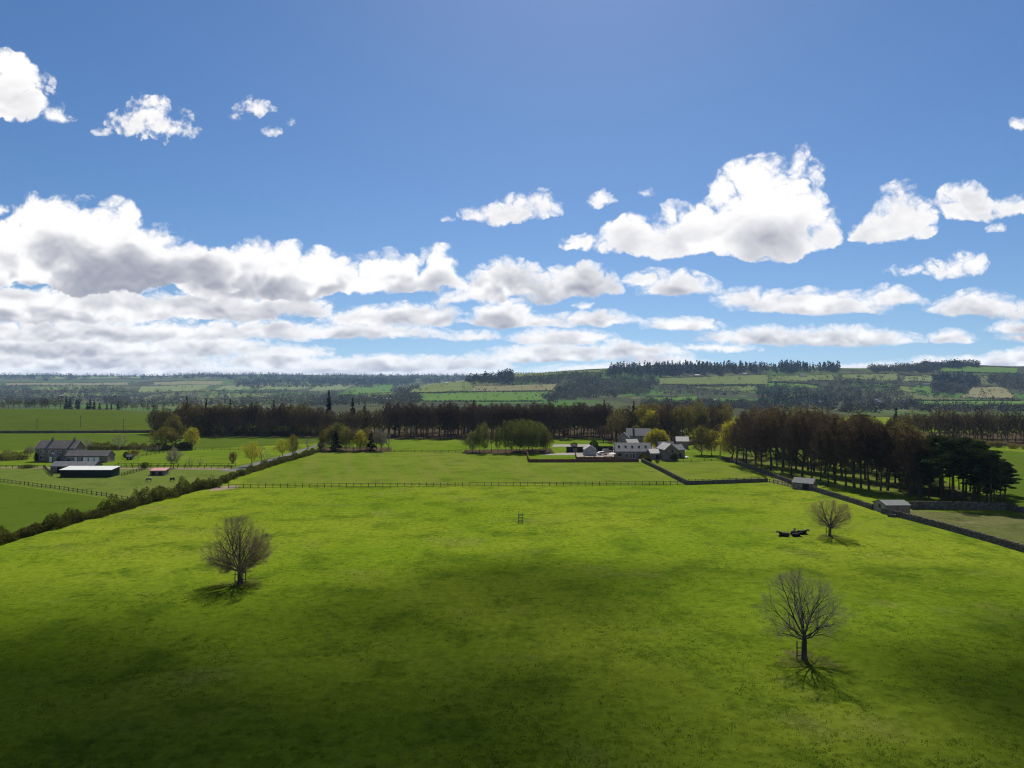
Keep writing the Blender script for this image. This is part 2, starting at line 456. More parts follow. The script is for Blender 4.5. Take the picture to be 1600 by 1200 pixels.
# ------------------------------------------------------------------ the land
DEPTHS = np.array([0, 440, 520, 620, 760, 1000, 1300, 1800, 2400, 3000, 4500, 6000, 8000, 12000], float)
def yz(y, d):           # height that shows at photo row y at depth d
    return CAM_H - (y - 600.0) / F * d
COLS = {  # photo column: heights over DEPTHS
    -900: [0, 0, 4.5, 7.6, 3, -6, -13, yz(630, 1800), yz(621, 2400), yz(611, 3000), yz(596, 4500), yz(588, 6000), 60, 40],
    60:   [0, 0, 4.5, 7.6, 3, -6, -13, yz(630, 1800), yz(621, 2400), yz(611, 3000), yz(596, 4500), yz(587, 6000), 60, 40],
    170:  [0, 0, 4.0, 6.6, 2, -6, -13, yz(630, 1800), yz(621, 2400), yz(610, 3000), yz(595, 4500), yz(586, 6000), 60, 40],
    245:  [0, 0, 1.5, 3.0, 0, -7, -13, yz(630, 1800), yz(621, 2400), yz(610, 3000), yz(595, 4500), yz(586, 6000), 60, 40],
    330:  [0, 0, 0, -1, -4, -9, -13, yz(630, 1800), yz(621, 2400), yz(609, 3000), yz(594, 4500), yz(585.5, 6000), 60, 40],
    500:  [0, 0, 0, -1, -4, -9, -13, yz(629, 1800), yz(620, 2400), yz(611, 3000), yz(595, 4500), yz(585, 6000), 60, 40],
    600:  [0, 0, 0, -1, -4, -9, -13, yz(624, 1800), yz(612, 2400), yz(611, 3000), yz(596, 4500), yz(586, 6000), 60, 40],
    650:  [0, 0, 0, -1, -4, -9, -13, yz(622, 1800), yz(603, 2400), yz(608, 3000), yz(597, 4500), yz(586, 6000), 60, 40],
    700:  [0, 0, 0, -1, -4, -9, -13, yz(620, 1800), yz(597, 2400), yz(604, 3000), yz(597, 4500), yz(586.5, 6000), 60, 40],
    770:  [0, 0, 0, -1, -4, -9, -13, yz(618, 1800), yz(588, 2400), yz(595, 3000), yz(597, 4500), yz(588, 6000), 60, 40],
    810:  [0, 0, 0, -1, -4, -9, -13, yz(617, 1800), yz(582, 2400), yz(590, 3000), yz(597, 4500), yz(590, 6000), 60, 40],
    940:  [0, 0, 0, -1, -4, -9, -13, yz(615, 1800), yz(574.5, 2400), yz(585, 3000), yz(595, 4500), yz(592, 6000), 60, 40],
    1050: [0, 0, 0, -1, -4, -9, -13, yz(613, 1800), yz(570.5, 2400), yz(577, 3000), yz(593, 4500), yz(592, 6000), 60, 40],
    1250: [0, 0, 0, -1, -4, -9, -13, yz(612, 1800), yz(572.5, 2400), yz(578, 3000), yz(593, 4500), yz(592, 6000), 60, 40],
    1340: [0, 0, 0, -1, -4, -9, -13, yz(613, 1800), yz(573, 2400), yz(578, 3000), yz(593, 4500), yz(592, 6000), 60, 40],
    1480: [0, 0, 0, -1, -4, -9, -13, yz(614, 1800), yz(568.5, 2400), yz(580, 3000), yz(593, 4500), yz(592, 6000), 60, 40],
    1600: [0, 0, 0, -1, -4, -9, -13, yz(612, 1800), yz(573, 2400), yz(580, 3000), yz(593, 4500), yz(592, 6000), 60, 40],
    2600: [0, 0, 0, -1, -4, -9, -13, yz(612, 1800), yz(576, 2400), yz(582, 3000), yz(593, 4500), yz(592, 6000), 60, 40],
}
CK = np.array(sorted(COLS), float)
CZ = np.array([COLS[k] for k in sorted(COLS)], float)
HL = [lattice(900 + i) for i in range(4)]

def land(x, y):
    """ground height at world x, y (arrays)"""
    x = np.asarray(x, float); y = np.asarray(y, float)
    yy = np.clip(y, 120.0, 11900.0)
    col = np.clip(800 + F * x / yy, CK[0], CK[-1])
    ci = np.clip(np.searchsorted(CK, col) - 1, 0, len(CK) - 2)
    ft = (col - CK[ci]) / (CK[ci + 1] - CK[ci]); ft = ft * ft * (3 - 2 * ft)
    dj = np.clip(np.searchsorted(DEPTHS, yy) - 1, 0, len(DEPTHS) - 2)
    fd = (yy - DEPTHS[dj]) / (DEPTHS[dj + 1] - DEPTHS[dj])
    def zc(c):
        a = CZ[c, dj]; b = CZ[c, dj + 1]
        return a + (b - a) * (fd * .6 + (fd * fd * (3 - 2 * fd)) * .4)
    z = zc(ci) * (1 - ft) + zc(ci + 1) * ft
    amp = np.clip((yy - 1000) / 1800, 0, 1) * 9.0 + np.clip((yy - 3200) / 2000, 0, 1) * 9.0
    nz = (vnoise(HL[0], x / 620 + 50, y / 620 + 50) - .5) * 1.6 + (vnoise(HL[1], x / 240 + 50, y / 240 + 50) - .5) * .6
    return z + nz * amp

def gz(x, y):
    return float(land(np.array([x]), np.array([y]))[0])

def g(px, py, z=0.0):
    """ground point seen at photo pixel px, py on the level pasture"""
    d = (CAM_H - z) * F / (py - 600.0)
    return Vector(((px - 800.0) / F * d, d, z))

_D = np.concatenate([np.arange(300, 1500, 4.0), np.arange(1500, 7000, 10.0)])
def hill(px, py, lift=0.0):
    """where the line of sight through a photo pixel meets the hills"""
    X = (px - 800.0) / F * _D
    zr = CAM_H - (py - 600.0) / F * _D
    zt = land(X, _D)
    k = np.nonzero(zr <= zt)[0]
    if not len(k): return None
    i = k[0]
    return Vector((X[i], _D[i], zt[i] + lift))

# materials of the land
M = {}
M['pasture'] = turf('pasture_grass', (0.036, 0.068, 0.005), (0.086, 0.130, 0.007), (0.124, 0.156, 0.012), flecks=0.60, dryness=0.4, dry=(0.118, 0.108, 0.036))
M['strip'] = turf('hay_meadow', (0.040, 0.070, 0.006), (0.078, 0.112, 0.010), (0.094, 0.122, 0.014), stripe=0.3, flecks=0.35, dry=(0.125, 0.12, 0.032), dryness=0.35, stripe_dir=0.25)
M['crop'] = turf('winter_crop', (0.036, 0.060, 0.006), (0.047, 0.074, 0.008), (0.053, 0.079, 0.009), flecks=0.15, bump=0.2, dryness=0.0)
M['crop_dull'] = turf('young_crop', (0.032, 0.048, 0.006), (0.042, 0.062, 0.008), (0.048, 0.068, 0.009), flecks=0.15, bump=0.2, dryness=0.08)
M['paddock'] = turf('grazed_paddock', (0.042, 0.066, 0.011), (0.072, 0.098, 0.017), (0.084, 0.105, 0.022), flecks=0.3, dry=(0.095, 0.088, 0.038), dryness=0.4)
M['rough'] = turf('rough_grazing', (0.035, 0.048, 0.012), (0.066, 0.078, 0.022), (0.088, 0.088, 0.034), flecks=0.5, dry=(0.135, 0.11, 0.06), dryness=0.8)
M['lawn'] = turf('mown_lawn', (0.045, 0.072, 0.006), (0.068, 0.106, 0.008), (0.082, 0.118, 0.010), flecks=0.15, bump=0.2)
M['wood_floor'] = turf('leaf_litter', (0.035, 0.035, 0.012), (0.075, 0.085, 0.018), (0.10, 0.14, 0.016), flecks=0.5, dry=(0.10, 0.075, 0.04), dryness=0.8)
M['wood_floor_dark'] = turf('brown_leaf_litter', (0.022, 0.016, 0.010), (0.045, 0.032, 0.020), (0.060, 0.048, 0.026), flecks=0.5, dry=(0.08, 0.055, 0.032), dryness=0.6)
M['pale_gravel'] = solid('pale_gravel', (0.13, 0.118, 0.106), (0.18, 0.165, 0.148), 0.8, 0.95)
M['gravel'] = solid('gravel_drive', (0.13, 0.115, 0.10), (0.19, 0.165, 0.145), 0.8, 0.95)
M['tarmac'] = solid('lane_tarmac', (0.055, 0.053, 0.050), (0.080, 0.076, 0.070), 0.5, 0.9)
M['bare_earth'] = solid('bare_earth', (0.12, 0.085, 0.055), (0.17, 0.13, 0.085), 0.6, 0.95)

def hills_material():  # hill tones kept dark: cloud shade put into the colour
    m, T = new_mat('hill_land')
    geo = T.n('ShaderNodeNewGeometry')
    px, py, pz = T.sep(geo.outputs['Position'])
    p2 = T.xyz(px, T.m('MULTIPLY', py, 0.62), 0.0)
    wob = T.v('ADD', p2, T.scale(T.noise(p2, 0.004, 2, 0.5, color=True), 60.0))
    cell = T.voro(wob, 0.0042, 'F1', 'Color', rand=0.85, metric='CHEBYCHEV')
    r, gg, b = T.sep(cell)
    col = T.mix(T.ss(r, 0.30, 0.34), (0.052, 0.060, 0.025), (0.044, 0.073, 0.021))
    col = T.mix(T.ss(r, 0.62, 0.64), col, (0.078, 0.086, 0.036))
    col = T.mix(T.ss(gg, 0.72, 0.74), col, (0.044, 0.088, 0.018))
    wood = T.noise(p2, 0.0045, 4, 0.6)
    wmask = T.m('MULTIPLY', T.ss(wood, 0.50, 0.53), 0.9)
    tex = T.noise(T.xyz(px, py, 0.0), 0.06, 5, 0.7)
    wcol = T.mix(T.ss(tex, 0.35, 0.65), (0.018, 0.022, 0.013), (0.049, 0.047, 0.029))
    col = T.mix(wmask, col, wcol)
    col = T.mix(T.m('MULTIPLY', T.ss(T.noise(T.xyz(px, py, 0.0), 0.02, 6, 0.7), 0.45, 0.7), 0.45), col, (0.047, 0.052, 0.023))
    d = T.n('ShaderNodeBsdfDiffuse'); T.put(d.inputs[0], col)
    finish(T, d.outputs[0])
    return m
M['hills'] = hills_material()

def build_ground():
    ys = np.concatenate([np.linspace(-450, 0, 6), np.linspace(30, 420, 27), np.linspace(440, 1300, 60), 1300 * (11500 / 1300) ** (np.linspace(0, 1, 190)[1:])])
    ss_ = np.concatenate([np.linspace(-2.0, -0.95, 24)[:-1], np.linspace(-0.95, 0.95, 330), np.linspace(0.95, 2.0, 24)[1:]])
    S, Y = np.meshgrid(ss_, ys)
    X = S * (Y + 520.0)
    Z = land(X.ravel(), Y.ravel()).reshape(X.shape)
    V = np.stack([X, Y, Z], -1).reshape(-1, 3)
    nr, nc = X.shape
    i = np.arange(nr * nc).reshape(nr, nc)
    q = np.stack([i[:-1, :-1], i[:-1, 1:], i[1:, 1:], i[1:, :-1]], -1).reshape(-1, 4)
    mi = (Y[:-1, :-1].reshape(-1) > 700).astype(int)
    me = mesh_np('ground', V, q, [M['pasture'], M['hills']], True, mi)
    tag(obj('ground', me), kind='structure')
build_ground()

def sheet(name, pts, m, lift=0.012):
    """a field or yard laid on the level ground; pts are photo pixels, lift in metres"""
    V = [g(px, py) + Vector((0, 0, lift)) for px, py in pts]
    return tag(obj(name, mesh_py(name, V, [tuple(range(len(V)))], [m])), kind='structure')

def drape(name, c, m, nu=26, nv=10, lift=0.7, wob=0.0):
    """a field on a hillside: photo corners (left-top, right-top, right-bottom, left-bottom) laid on the land"""
    V = []
    for j in range(nv + 1):
        v = j / nv
        for i in range(nu + 1):
            u = i / nu
            ax = c[0][0] * (1 - u) + c[1][0] * u; ay = c[0][1] * (1 - u) + c[1][1] * u
            bx = c[3][0] * (1 - u) + c[2][0] * u; by = c[3][1] * (1 - u) + c[2][1] * u
            jit = wob * math.sin(u * 7 + c[0][0]) * (1 if 0 < i < nu else 0)
            q = None; yq = ay * (1 - v) + by * v + jit
            while q is None:
                q = hill(ax * (1 - v) + bx * v, yq, lift); yq += .5
            V.append(q)
    Q = [(j * (nu + 1) + i, j * (nu + 1) + i + 1, (j + 1) * (nu + 1) + i + 1, (j + 1) * (nu + 1) + i) for j in range(nv) for i in range(nu)]
    return tag(obj(name, mesh_py(name, V, Q, [m])), kind='structure')

# level fields round the pasture, as photo pixels
sheet('hay_meadow', [(368, 757), (500, 706), (722, 707), (830, 709), (830, 722), (1000, 722), (1068, 756)], M['strip'], 0.012)
sheet('house_paddock', [(1068, 756), (1002, 722), (1050, 721), (1130, 719), (1200, 752)], M['strip'], 0.016)
sheet('crop_field', [(-500, 756), (0, 756), (205, 784), (150, 806), (0, 846), (-500, 980)], M['crop'], 0.012)
sheet('horse_paddock', [(-500, 752), (-500, 731), (0, 731), (90, 732), (340, 733), (500, 700), (330, 762), (205, 783), (0, 754.5)], M['paddock'], 0.014)
sheet('house_garden', [(-300, 729), (-300, 716), (40, 703), (320, 701), (380, 702), (360, 730)], M['lawn'], 0.018)
sheet('lower_field', [(-700, 702), (-700, 678), (500, 678), (510, 692), (330, 701), (100, 705)], M['crop'], 0.010)
sheet('park_field', [(500, 706), (500, 682), (960, 682), (960, 706)], M['lawn'], 0.010)
sheet('garden_lawn', [(826, 720), (826, 709.5), (900, 709.5), (900, 719)], M['lawn'], 0.022)
sheet('farm_yard', [(900, 716), (888, 709), (868, 709.5), (868, 708), (930, 706), (960, 696), (1075, 700), (1060, 720)], M['gravel'], 0.018)
sheet('garden_path', [(845, 711.2), (850, 709), (898, 708.6), (902, 711)], M['pale_gravel'], 0.026)
sheet('riding_arena', [(862, 698), (866, 694.5), (924, 694), (930, 698)], M['pale_gravel'], 0.026)
sheet('middle_wood_floor', [(590, 686), (590, 668), (965, 668), (1120, 686), (1075, 697), (1010, 694), (950, 690), (940, 685)], M['wood_floor_dark'], 0.016)
sheet('left_wood_floor', [(236, 681.5), (240, 669), (600, 669), (600, 690), (520, 683)], M['wood_floor_dark'], 0.016)
sheet('far_wood_floor', [(1386, 691), (1386, 676), (1700, 676), (1700, 699)], M['wood_floor_dark'], 0.018)
sheet('left_copse_floor', [(500, 706), (504, 698), (612, 699), (612, 706)], M['wood_floor_dark'], 0.020)
sheet('middle_copse_floor', [(722, 708.6), (726, 703), (862, 701), (866, 708.6)], M['wood_floor_dark'], 0.020)
sheet('farm_lawn', [(1040, 721.5), (1065, 705), (1140, 705), (1130, 718.5)], M['lawn'], 0.024)
sheet('wood_floor', [(1130, 718), (1080, 700), (1120, 684), (1400, 684), (1440, 735), (1560, 790), (1420, 788), (1345, 775), (1230, 742)], M['wood_floor'], 0.010)
sheet('pasture_glade', [(1290, 762), (1345, 766), (1480, 780), (1420, 789), (1365, 788)], M['pasture'], 0.016)  # pasture turf laid over the wood floor
sheet('rough_field', [(1415, 801), (1420, 797), (1600, 806), (1900, 823), (1900, 960), (1600, 858)], M['rough'], 0.014)
sheet('far_crop_field', [(1430, 700), (1480, 699), (1600, 706), (2300, 730), (2300, 850), (1600, 796), (1560, 785), (1500, 740)], M['crop'], 0.010)
sheet('hedged_field', [(1420, 696), (1420, 683), (2000, 690), (2000, 722), (1560, 698)], M['lawn'], 0.014)
sheet('lane', [(340, 736.5), (358, 733.5), (420, 717.5), (500, 693.5), (512, 690), (518, 690.8), (504, 695.6), (432, 718), (366, 736.5)], M['tarmac'], 0.024)
sheet('gravel_drive', [(78, 733), (94, 722), (112, 722), (110, 733)], M['gravel'], 0.026)
sheet('field_gateway', [(326, 768), (334, 761), (372, 758), (372, 763)], M['bare_earth'], 0.020)
sheet('track_verge', [(0, 731.5), (0, 729.5), (360, 731), (358, 734)], M['bare_earth'], 0.022)
sheet('pen_floor', [(1200, 753), (1212, 747), (1240, 757), (1236, 762)], M['rough'], 0.020)
# mound field behind the left-hand house
def mound():
    nx, ny = 60, 16
    V = []
    for j in range(ny + 1):
        Y = 442 + (690 - 442) * j / ny
        for i in range(nx + 1):
            px = -420 + (262 + 420) * i / nx
            X = (px - 800) / F * Y
            V.append((X, Y, gz(X, Y) + 0.25))
    Q = [(j * (nx + 1) + i, j * (nx + 1) + i + 1, (j + 1) * (nx + 1) + i + 1, (j + 1) * (nx + 1) + i) for j in range(ny) for i in range(nx)]
    me = mesh_py('mound_field', V, Q, [M['crop_dull']])
    for p in me.polygons: p.use_smooth = True
    tag(obj('mound_field', me), kind='structure')
mound()

# fields on the hills
M['hf_green'] = turf('hill_green', (0.043, 0.084, 0.016), (0.059, 0.111, 0.020), (0.070, 0.121, 0.023), big=0.004, flecks=0.1, bump=0.0, dryness=0.0)
M['hf_olive'] = turf('hill_olive', (0.063, 0.084, 0.027), (0.090, 0.114, 0.035), (0.105, 0.126, 0.042), big=0.006, flecks=0.2, bump=0.0, dryness=0.3)
M['hf_tan'] = turf('hill_tan', (0.093, 0.096, 0.046), (0.128, 0.123, 0.061), (0.145, 0.133, 0.072), big=0.006, flecks=0.2, bump=0.0, dryness=0.3)
M['hf_pale'] = turf('hill_pale', (0.074, 0.101, 0.043), (0.100, 0.130, 0.054), (0.119, 0.140, 0.059), big=0.006, flecks=0.2, bump=0.0, dryness=0.3)
HILL_FIELDS = [
    ('hill_field', [(655, 615), (860, 612), (845, 627), (640, 628)], 'hf_green'),
    ('hill_field', [(740, 604), (872, 600), (862, 611), (720, 613)], 'hf_tan'),
    ('hill_field', [(668, 600), (752, 592), (735, 612), (630, 615)], 'hf_olive'),
    ('hill_field', [(545, 607), (615, 601), (610, 614), (525, 618)], 'hf_green'),
    ('hill_field', [(805, 584), (940, 578), (940, 582), (800, 590)], 'hf_olive'),
    ('hill_field', [(1030, 592), (1200, 586), (1200, 602), (1030, 602)], 'hf_olive'),
    ('hill_field', [(1010, 622), (1090, 620), (1090, 628), (1005, 628)], 'hf_green'),
    ('hill_field', [(1070, 629), (1180, 629), (1180, 634), (1060, 634)], 'hf_green'),
    ('hill_field', [(1205, 588), (1300, 586), (1305, 595), (1205, 597)], 'hf_olive'),
    ('hill_field', [(1060, 605), (1180, 604), (1180, 611), (1150, 613)], 'hf_olive'),
    ('hill_field', [(1415, 588), (1460, 587), (1455, 597), (1410, 597)], 'hf_pale'),
    ('hill_field', [(1330, 600), (1395, 600), (1390, 606), (1330, 605)], 'hf_green'),
    ('hill_field', [(1405, 604), (1440, 606), (1430, 614), (1400, 612)], 'hf_olive'),
    ('hill_field', [(1535, 588), (1620, 590), (1620, 600), (1545, 597)], 'hf_olive'),
    ('hill_field', [(1225, 614), (1290, 614), (1290, 620), (1230, 621)], 'hf_green'),
    ('hill_field', [(350, 603), (400, 601), (385, 610), (330, 611)], 'hf_pale'),
    ('hill_field', [(500, 601), (560, 598), (540, 609), (480, 612)], 'hf_pale'),
    ('hill_field', [(60, 604), (190, 603), (180, 609), (50, 610)], 'hf_olive'),
    ('hill_field', [(100, 614), (210, 613), (200, 619), (90, 621)], 'hf_olive'),
    ('hill_field', [(330, 616), (430, 614), (415, 621), (320, 623)], 'hf_olive'),
    ('hill_field', [(1200, 599), (1260, 601), (1290, 607), (1200, 609)], 'hf_green'),
    ('hill_field', [(1310, 585), (1405, 584), (1400, 597), (1320, 592)], 'hf_olive'),
    ('hill_field', [(1465, 572), (1590, 575), (1590, 585), (1465, 581)], 'hf_green'),
    ('hill_field', [(1520, 606), (1570, 605), (1590, 624), (1500, 622)], 'hf_tan'),
    ('hill_field', [(1420, 627), (1640, 627), (1640, 635), (1450, 634)], 'hf_green'),
    ('hill_field', [(1440, 600), (1460, 601), (1455, 616), (1420, 609)], 'hf_green'),
    ('hill_field', [(220, 604), (330, 601), (315, 612), (215, 614)], 'hf_pale'),
    ('hill_field', [(430, 598), (500, 594), (480, 608), (400, 610)], 'hf_pale'),
    ('hill_field', [(60, 588), (115, 586), (110, 592), (50, 592)], 'hf_pale'),
    ('hill_field', [(120, 588), (240, 586), (230, 591), (120, 592)], 'hf_pale'),
    ('hill_field', [(10, 599), (200, 598), (200, 602), (10, 602)], 'hf_tan'),
    ('hill_field', [(240, 597), (350, 595), (345, 601), (240, 602)], 'hf_tan'),
    ('hill_field', [(400, 600), (440, 597), (430, 603), (390, 605)], 'hf_tan'),
]
for nm, c, mk in HILL_FIELDS:
    drape(nm, c, M[mk], wob=0.5)

# ------------------------------------------------------------------ trees and shrubs
M['bark'] = solid('grey_bark', (0.045, 0.038, 0.030), (0.085, 0.072, 0.058), 2.0, 0.95, 0.1, rand=0.2, stretch=(1, 1, .3))
M['bark_pale'] = solid('pale_bark', (0.20, 0.18, 0.155), (0.30, 0.27, 0.24), 2.0, 0.95, 0.1, stretch=(1, 1, .3))
M['bark_pine'] = solid('pine_bark', (0.050, 0.032, 0.022), (0.095, 0.060, 0.040), 2.0, 0.95, 0.1, rand=0.2, stretch=(1, 1, .3))
M['twig_park'] = leafy('park_twigs', (0.19, 0.145, 0.085), (0.27, 0.21, 0.125), 0.22, 0.0, 0.8, (1, 1, .9))
M['twig_grey'] = leafy('grey_twigs', (0.19, 0.165, 0.135), (0.27, 0.235, 0.195), 0.18, 0.1, 0.8, (1, 1, 1))
M['twig_wood'] = leafy('wood_twigs', (0.060, 0.041, 0.030), (0.105, 0.072, 0.052), 0.12, 0.32, 0.12, (1.1, 1.0, .8))
M['twig_rust'] = leafy('rust_twigs', (0.070, 0.048, 0.036), (0.118, 0.080, 0.056), 0.16, 0.30, 0.12, (1.1, 1.0, .8))
M['leaf_olive'] = leafy('olive_buds', (0.095, 0.090, 0.024), (0.150, 0.140, 0.036), 0.42, 0.25, 0.2)
M['leaf_green'] = leafy('soft_green_buds', (0.072, 0.092, 0.026), (0.115, 0.135, 0.040), 0.42, 0.2, 0.2)
M['leaf_yellow'] = leafy('yellow_green_leaf', (0.20, 0.195, 0.022), (0.27, 0.25, 0.032), 0.5, 0.15, 0.25)
M['leaf_dark'] = leafy('dark_hedge_leaf', (0.034, 0.042, 0.011), (0.085, 0.085, 0.024), 0.34, 0.25, 0.35)
M['leaf_brown'] = leafy('brown_shrub_leaf', (0.060, 0.044, 0.026), (0.10, 0.076, 0.040), 0.25, 0.25, 0.4, (1.2, 1.0, .7))
M['leaf_red'] = leafy('copper_leaf', (0.075, 0.032, 0.022), (0.11, 0.055, 0.034), 0.3, 0.2, 0.4, (1.2, .9, .7))
M['blossom'] = leafy('pale_blossom', (0.14, 0.125, 0.085), (0.21, 0.185, 0.135), 0.3, 0.1, 0.4, (1, 1, 1))
M['needle'] = leafy('pine_needles', (0.016, 0.026, 0.011), (0.034, 0.048, 0.018), 0.15, 0.25, 0.3, (1, 1, .7))
M['needle_fir'] = leafy('fir_needles', (0.010, 0.019, 0.011), (0.019, 0.032, 0.016), 0.10, 0.25, 0.3, (1, 1, .7))

def unit(a):
    return a / np.maximum(np.linalg.norm(a, axis=-1, keepdims=True), 1e-9)

def colonize(attr, nodes, par, step, kill, infl, rg, maxit=90, up=0.0, jit=0.12):
    """grow a branch skeleton into a cloud of buds"""
    P = [np.array(p, float) for p in nodes]; PA = list(par)
    A = attr.copy()
    arr = np.array(P)
    dist = np.linalg.norm(A[:, None] - arr[None], axis=2)
    near = dist.argmin(1); nd = dist.min(1)
    for it in range(maxit):
        act = nd < infl
        if not act.any(): break
        ids = near[act]
        dirs = unit(A[act] - np.array(P)[ids])
        uq, inv = np.unique(ids, return_inverse=True)
        acc = np.zeros((len(uq), 3)); np.add.at(acc, inv, dirs)
        acc = unit(acc) + rg.normal(0, jit, acc.shape) + np.array([0, 0, up])
        new = np.array(P)[uq] + unit(acc) * step
        base = len(P)
        for k_, p in zip(uq, new):
            P.append(p); PA.append(int(k_))
        d2 = np.linalg.norm(A[:, None] - new[None], axis=2)
        j = d2.argmin(1); m = d2.min(1)
        better = m < nd
        nd = np.where(better, m, nd); near = np.where(better, base + j, near)
        keep = nd > kill
        A, nd, near = A[keep], nd[keep], near[keep]
        if len(A) == 0: break
    return np.array(P), np.array(PA)

def radii(P, PA, tip, expo, trunk_r=None):
    n = len(P); acc = np.zeros(n)
    for i in range(n - 1, -1, -1):
        if acc[i] == 0: acc[i] = tip ** expo
        if PA[i] >= 0: acc[PA[i]] += acc[i]
    r = acc ** (1 / expo)
    if trunk_r: r = tip + (r - tip) * (trunk_r - tip) / max(r[0] - tip, 1e-6)
    return r

def tubes(A, B, ra, rb, sides):
    """tapered prisms from points A to B"""
    n = len(A); d = unit(B - A)
    ref = np.where(np.abs(d[:, 2:3]) < 0.9, np.array([[0, 0, 1.0]]), np.array([[1.0, 0, 0]]))
    u = unit(np.cross(d, ref)); w = np.cross(d, u)
    th = np.arange(sides) * 2 * math.pi / sides
    ring = u[:, None] * np.cos(th)[None, :, None] + w[:, None] * np.sin(th)[None, :, None]
    V = np.concatenate([A[:, None] + ring * ra[:, None, None], B[:, None] + ring * rb[:, None, None]], 1).reshape(-1, 3)
    o = (np.arange(n) * 2 * sides)[:, None, None]
    i = np.arange(sides); j = (i + 1) % sides
    q = np.stack([i, j, j + sides, i + sides], -1)[None]
    return V, (q + o).reshape(-1, 4)

def tris_to_quads(T3):
    return np.concatenate([T3, T3[:, 2:3]], 1)

class Geo:
    """gathers triangle/quad soup as quads split into triangles"""
    def __init__(self): self.V = []; self.T = []; self.M = []; self.n = 0
    def quads(self, V, Q, mi=0):
        self.tri(V, np.concatenate([Q[:, [0, 1, 2]], Q[:, [0, 2, 3]]]), mi)
    def tri(self, V, T, mi=0):
        self.V.append(V); self.T.append(np.asarray(T) + self.n); self.M.append(np.full(len(T), mi)); self.n += len(V)
    def mesh(self, name, mats):
        return mesh_np(name, np.concatenate(self.V), np.concatenate(self.T), mats, False, np.concatenate(self.M))

def twigs(G, at, dirs, length, width, rg, mi=0, spread=0.55, droop=0.0):
    """slender single-triangle shoots"""
    n = len(at)
    d = unit(dirs + rg.normal(0, spread, (n, 3)) + np.array([0, 0, -droop]))
    L = length * rg.uniform(.55, 1.25, (n, 1))
    s = unit(np.cross(d, rg.normal(0, 1, (n, 3)))) * width * .5
    V = np.stack([at - s, at + s, at + d * L], 1).reshape(-1, 3)
    G.tri(V, np.arange(3 * n).reshape(-1, 3), mi)
    return at + d * L

def leaves(G, at, size, rg, mi=0, flat=0.0, elong=1.0):
    """small leaf-sized triangles, tilted every way"""
    n = len(at)
    a = unit(rg.normal(0, 1, (n, 3)) * np.array([1, 1, 1 - flat]))
    b = unit(np.cross(a, unit(rg.normal(0, 1, (n, 3)))))
    s = size * rg.uniform(.6, 1.3, (n, 1))
    V = np.stack([at - a * s * elong - b * s * .45, at + a * s * elong - b * s * .15, at + b * s * .75], 1).reshape(-1, 3)
    G.tri(V, np.arange(3 * n).reshape(-1, 3), mi)

def ball(n, rg, shell=0.0):
    """points in a unit ball, optionally towards the shell"""
    d = unit(rg.normal(0, 1, (n, 3)))
    r = rg.random((n, 1)) ** (1 / 3)
    return d * (shell + (1 - shell) * r)

def trunk_mesh(pts, rr, m, sides=8):
    V = []; Q = []
    for i, (p, r) in enumerate(zip(pts, rr)):
        for k in range(sides):
            a = k * 2 * math.pi / sides
            rr_ = r * (1 + .10 * math.sin(3 * a + i))
            V.append((p[0] + math.cos(a) * rr_, p[1] + math.sin(a) * rr_, p[2]))
    for i in range(len(pts) - 1):
        for k in range(sides):
            a, b = i * sides + k, i * sides + (k + 1) % sides
            Q.append((a, b, b + sides, a + sides))
    Q.append(tuple(range((len(pts) - 1) * sides, len(pts) * sides)))
    me = mesh_py('trunk', V, Q, [m])
    for p in me.polygons: p.use_smooth = True
    return me

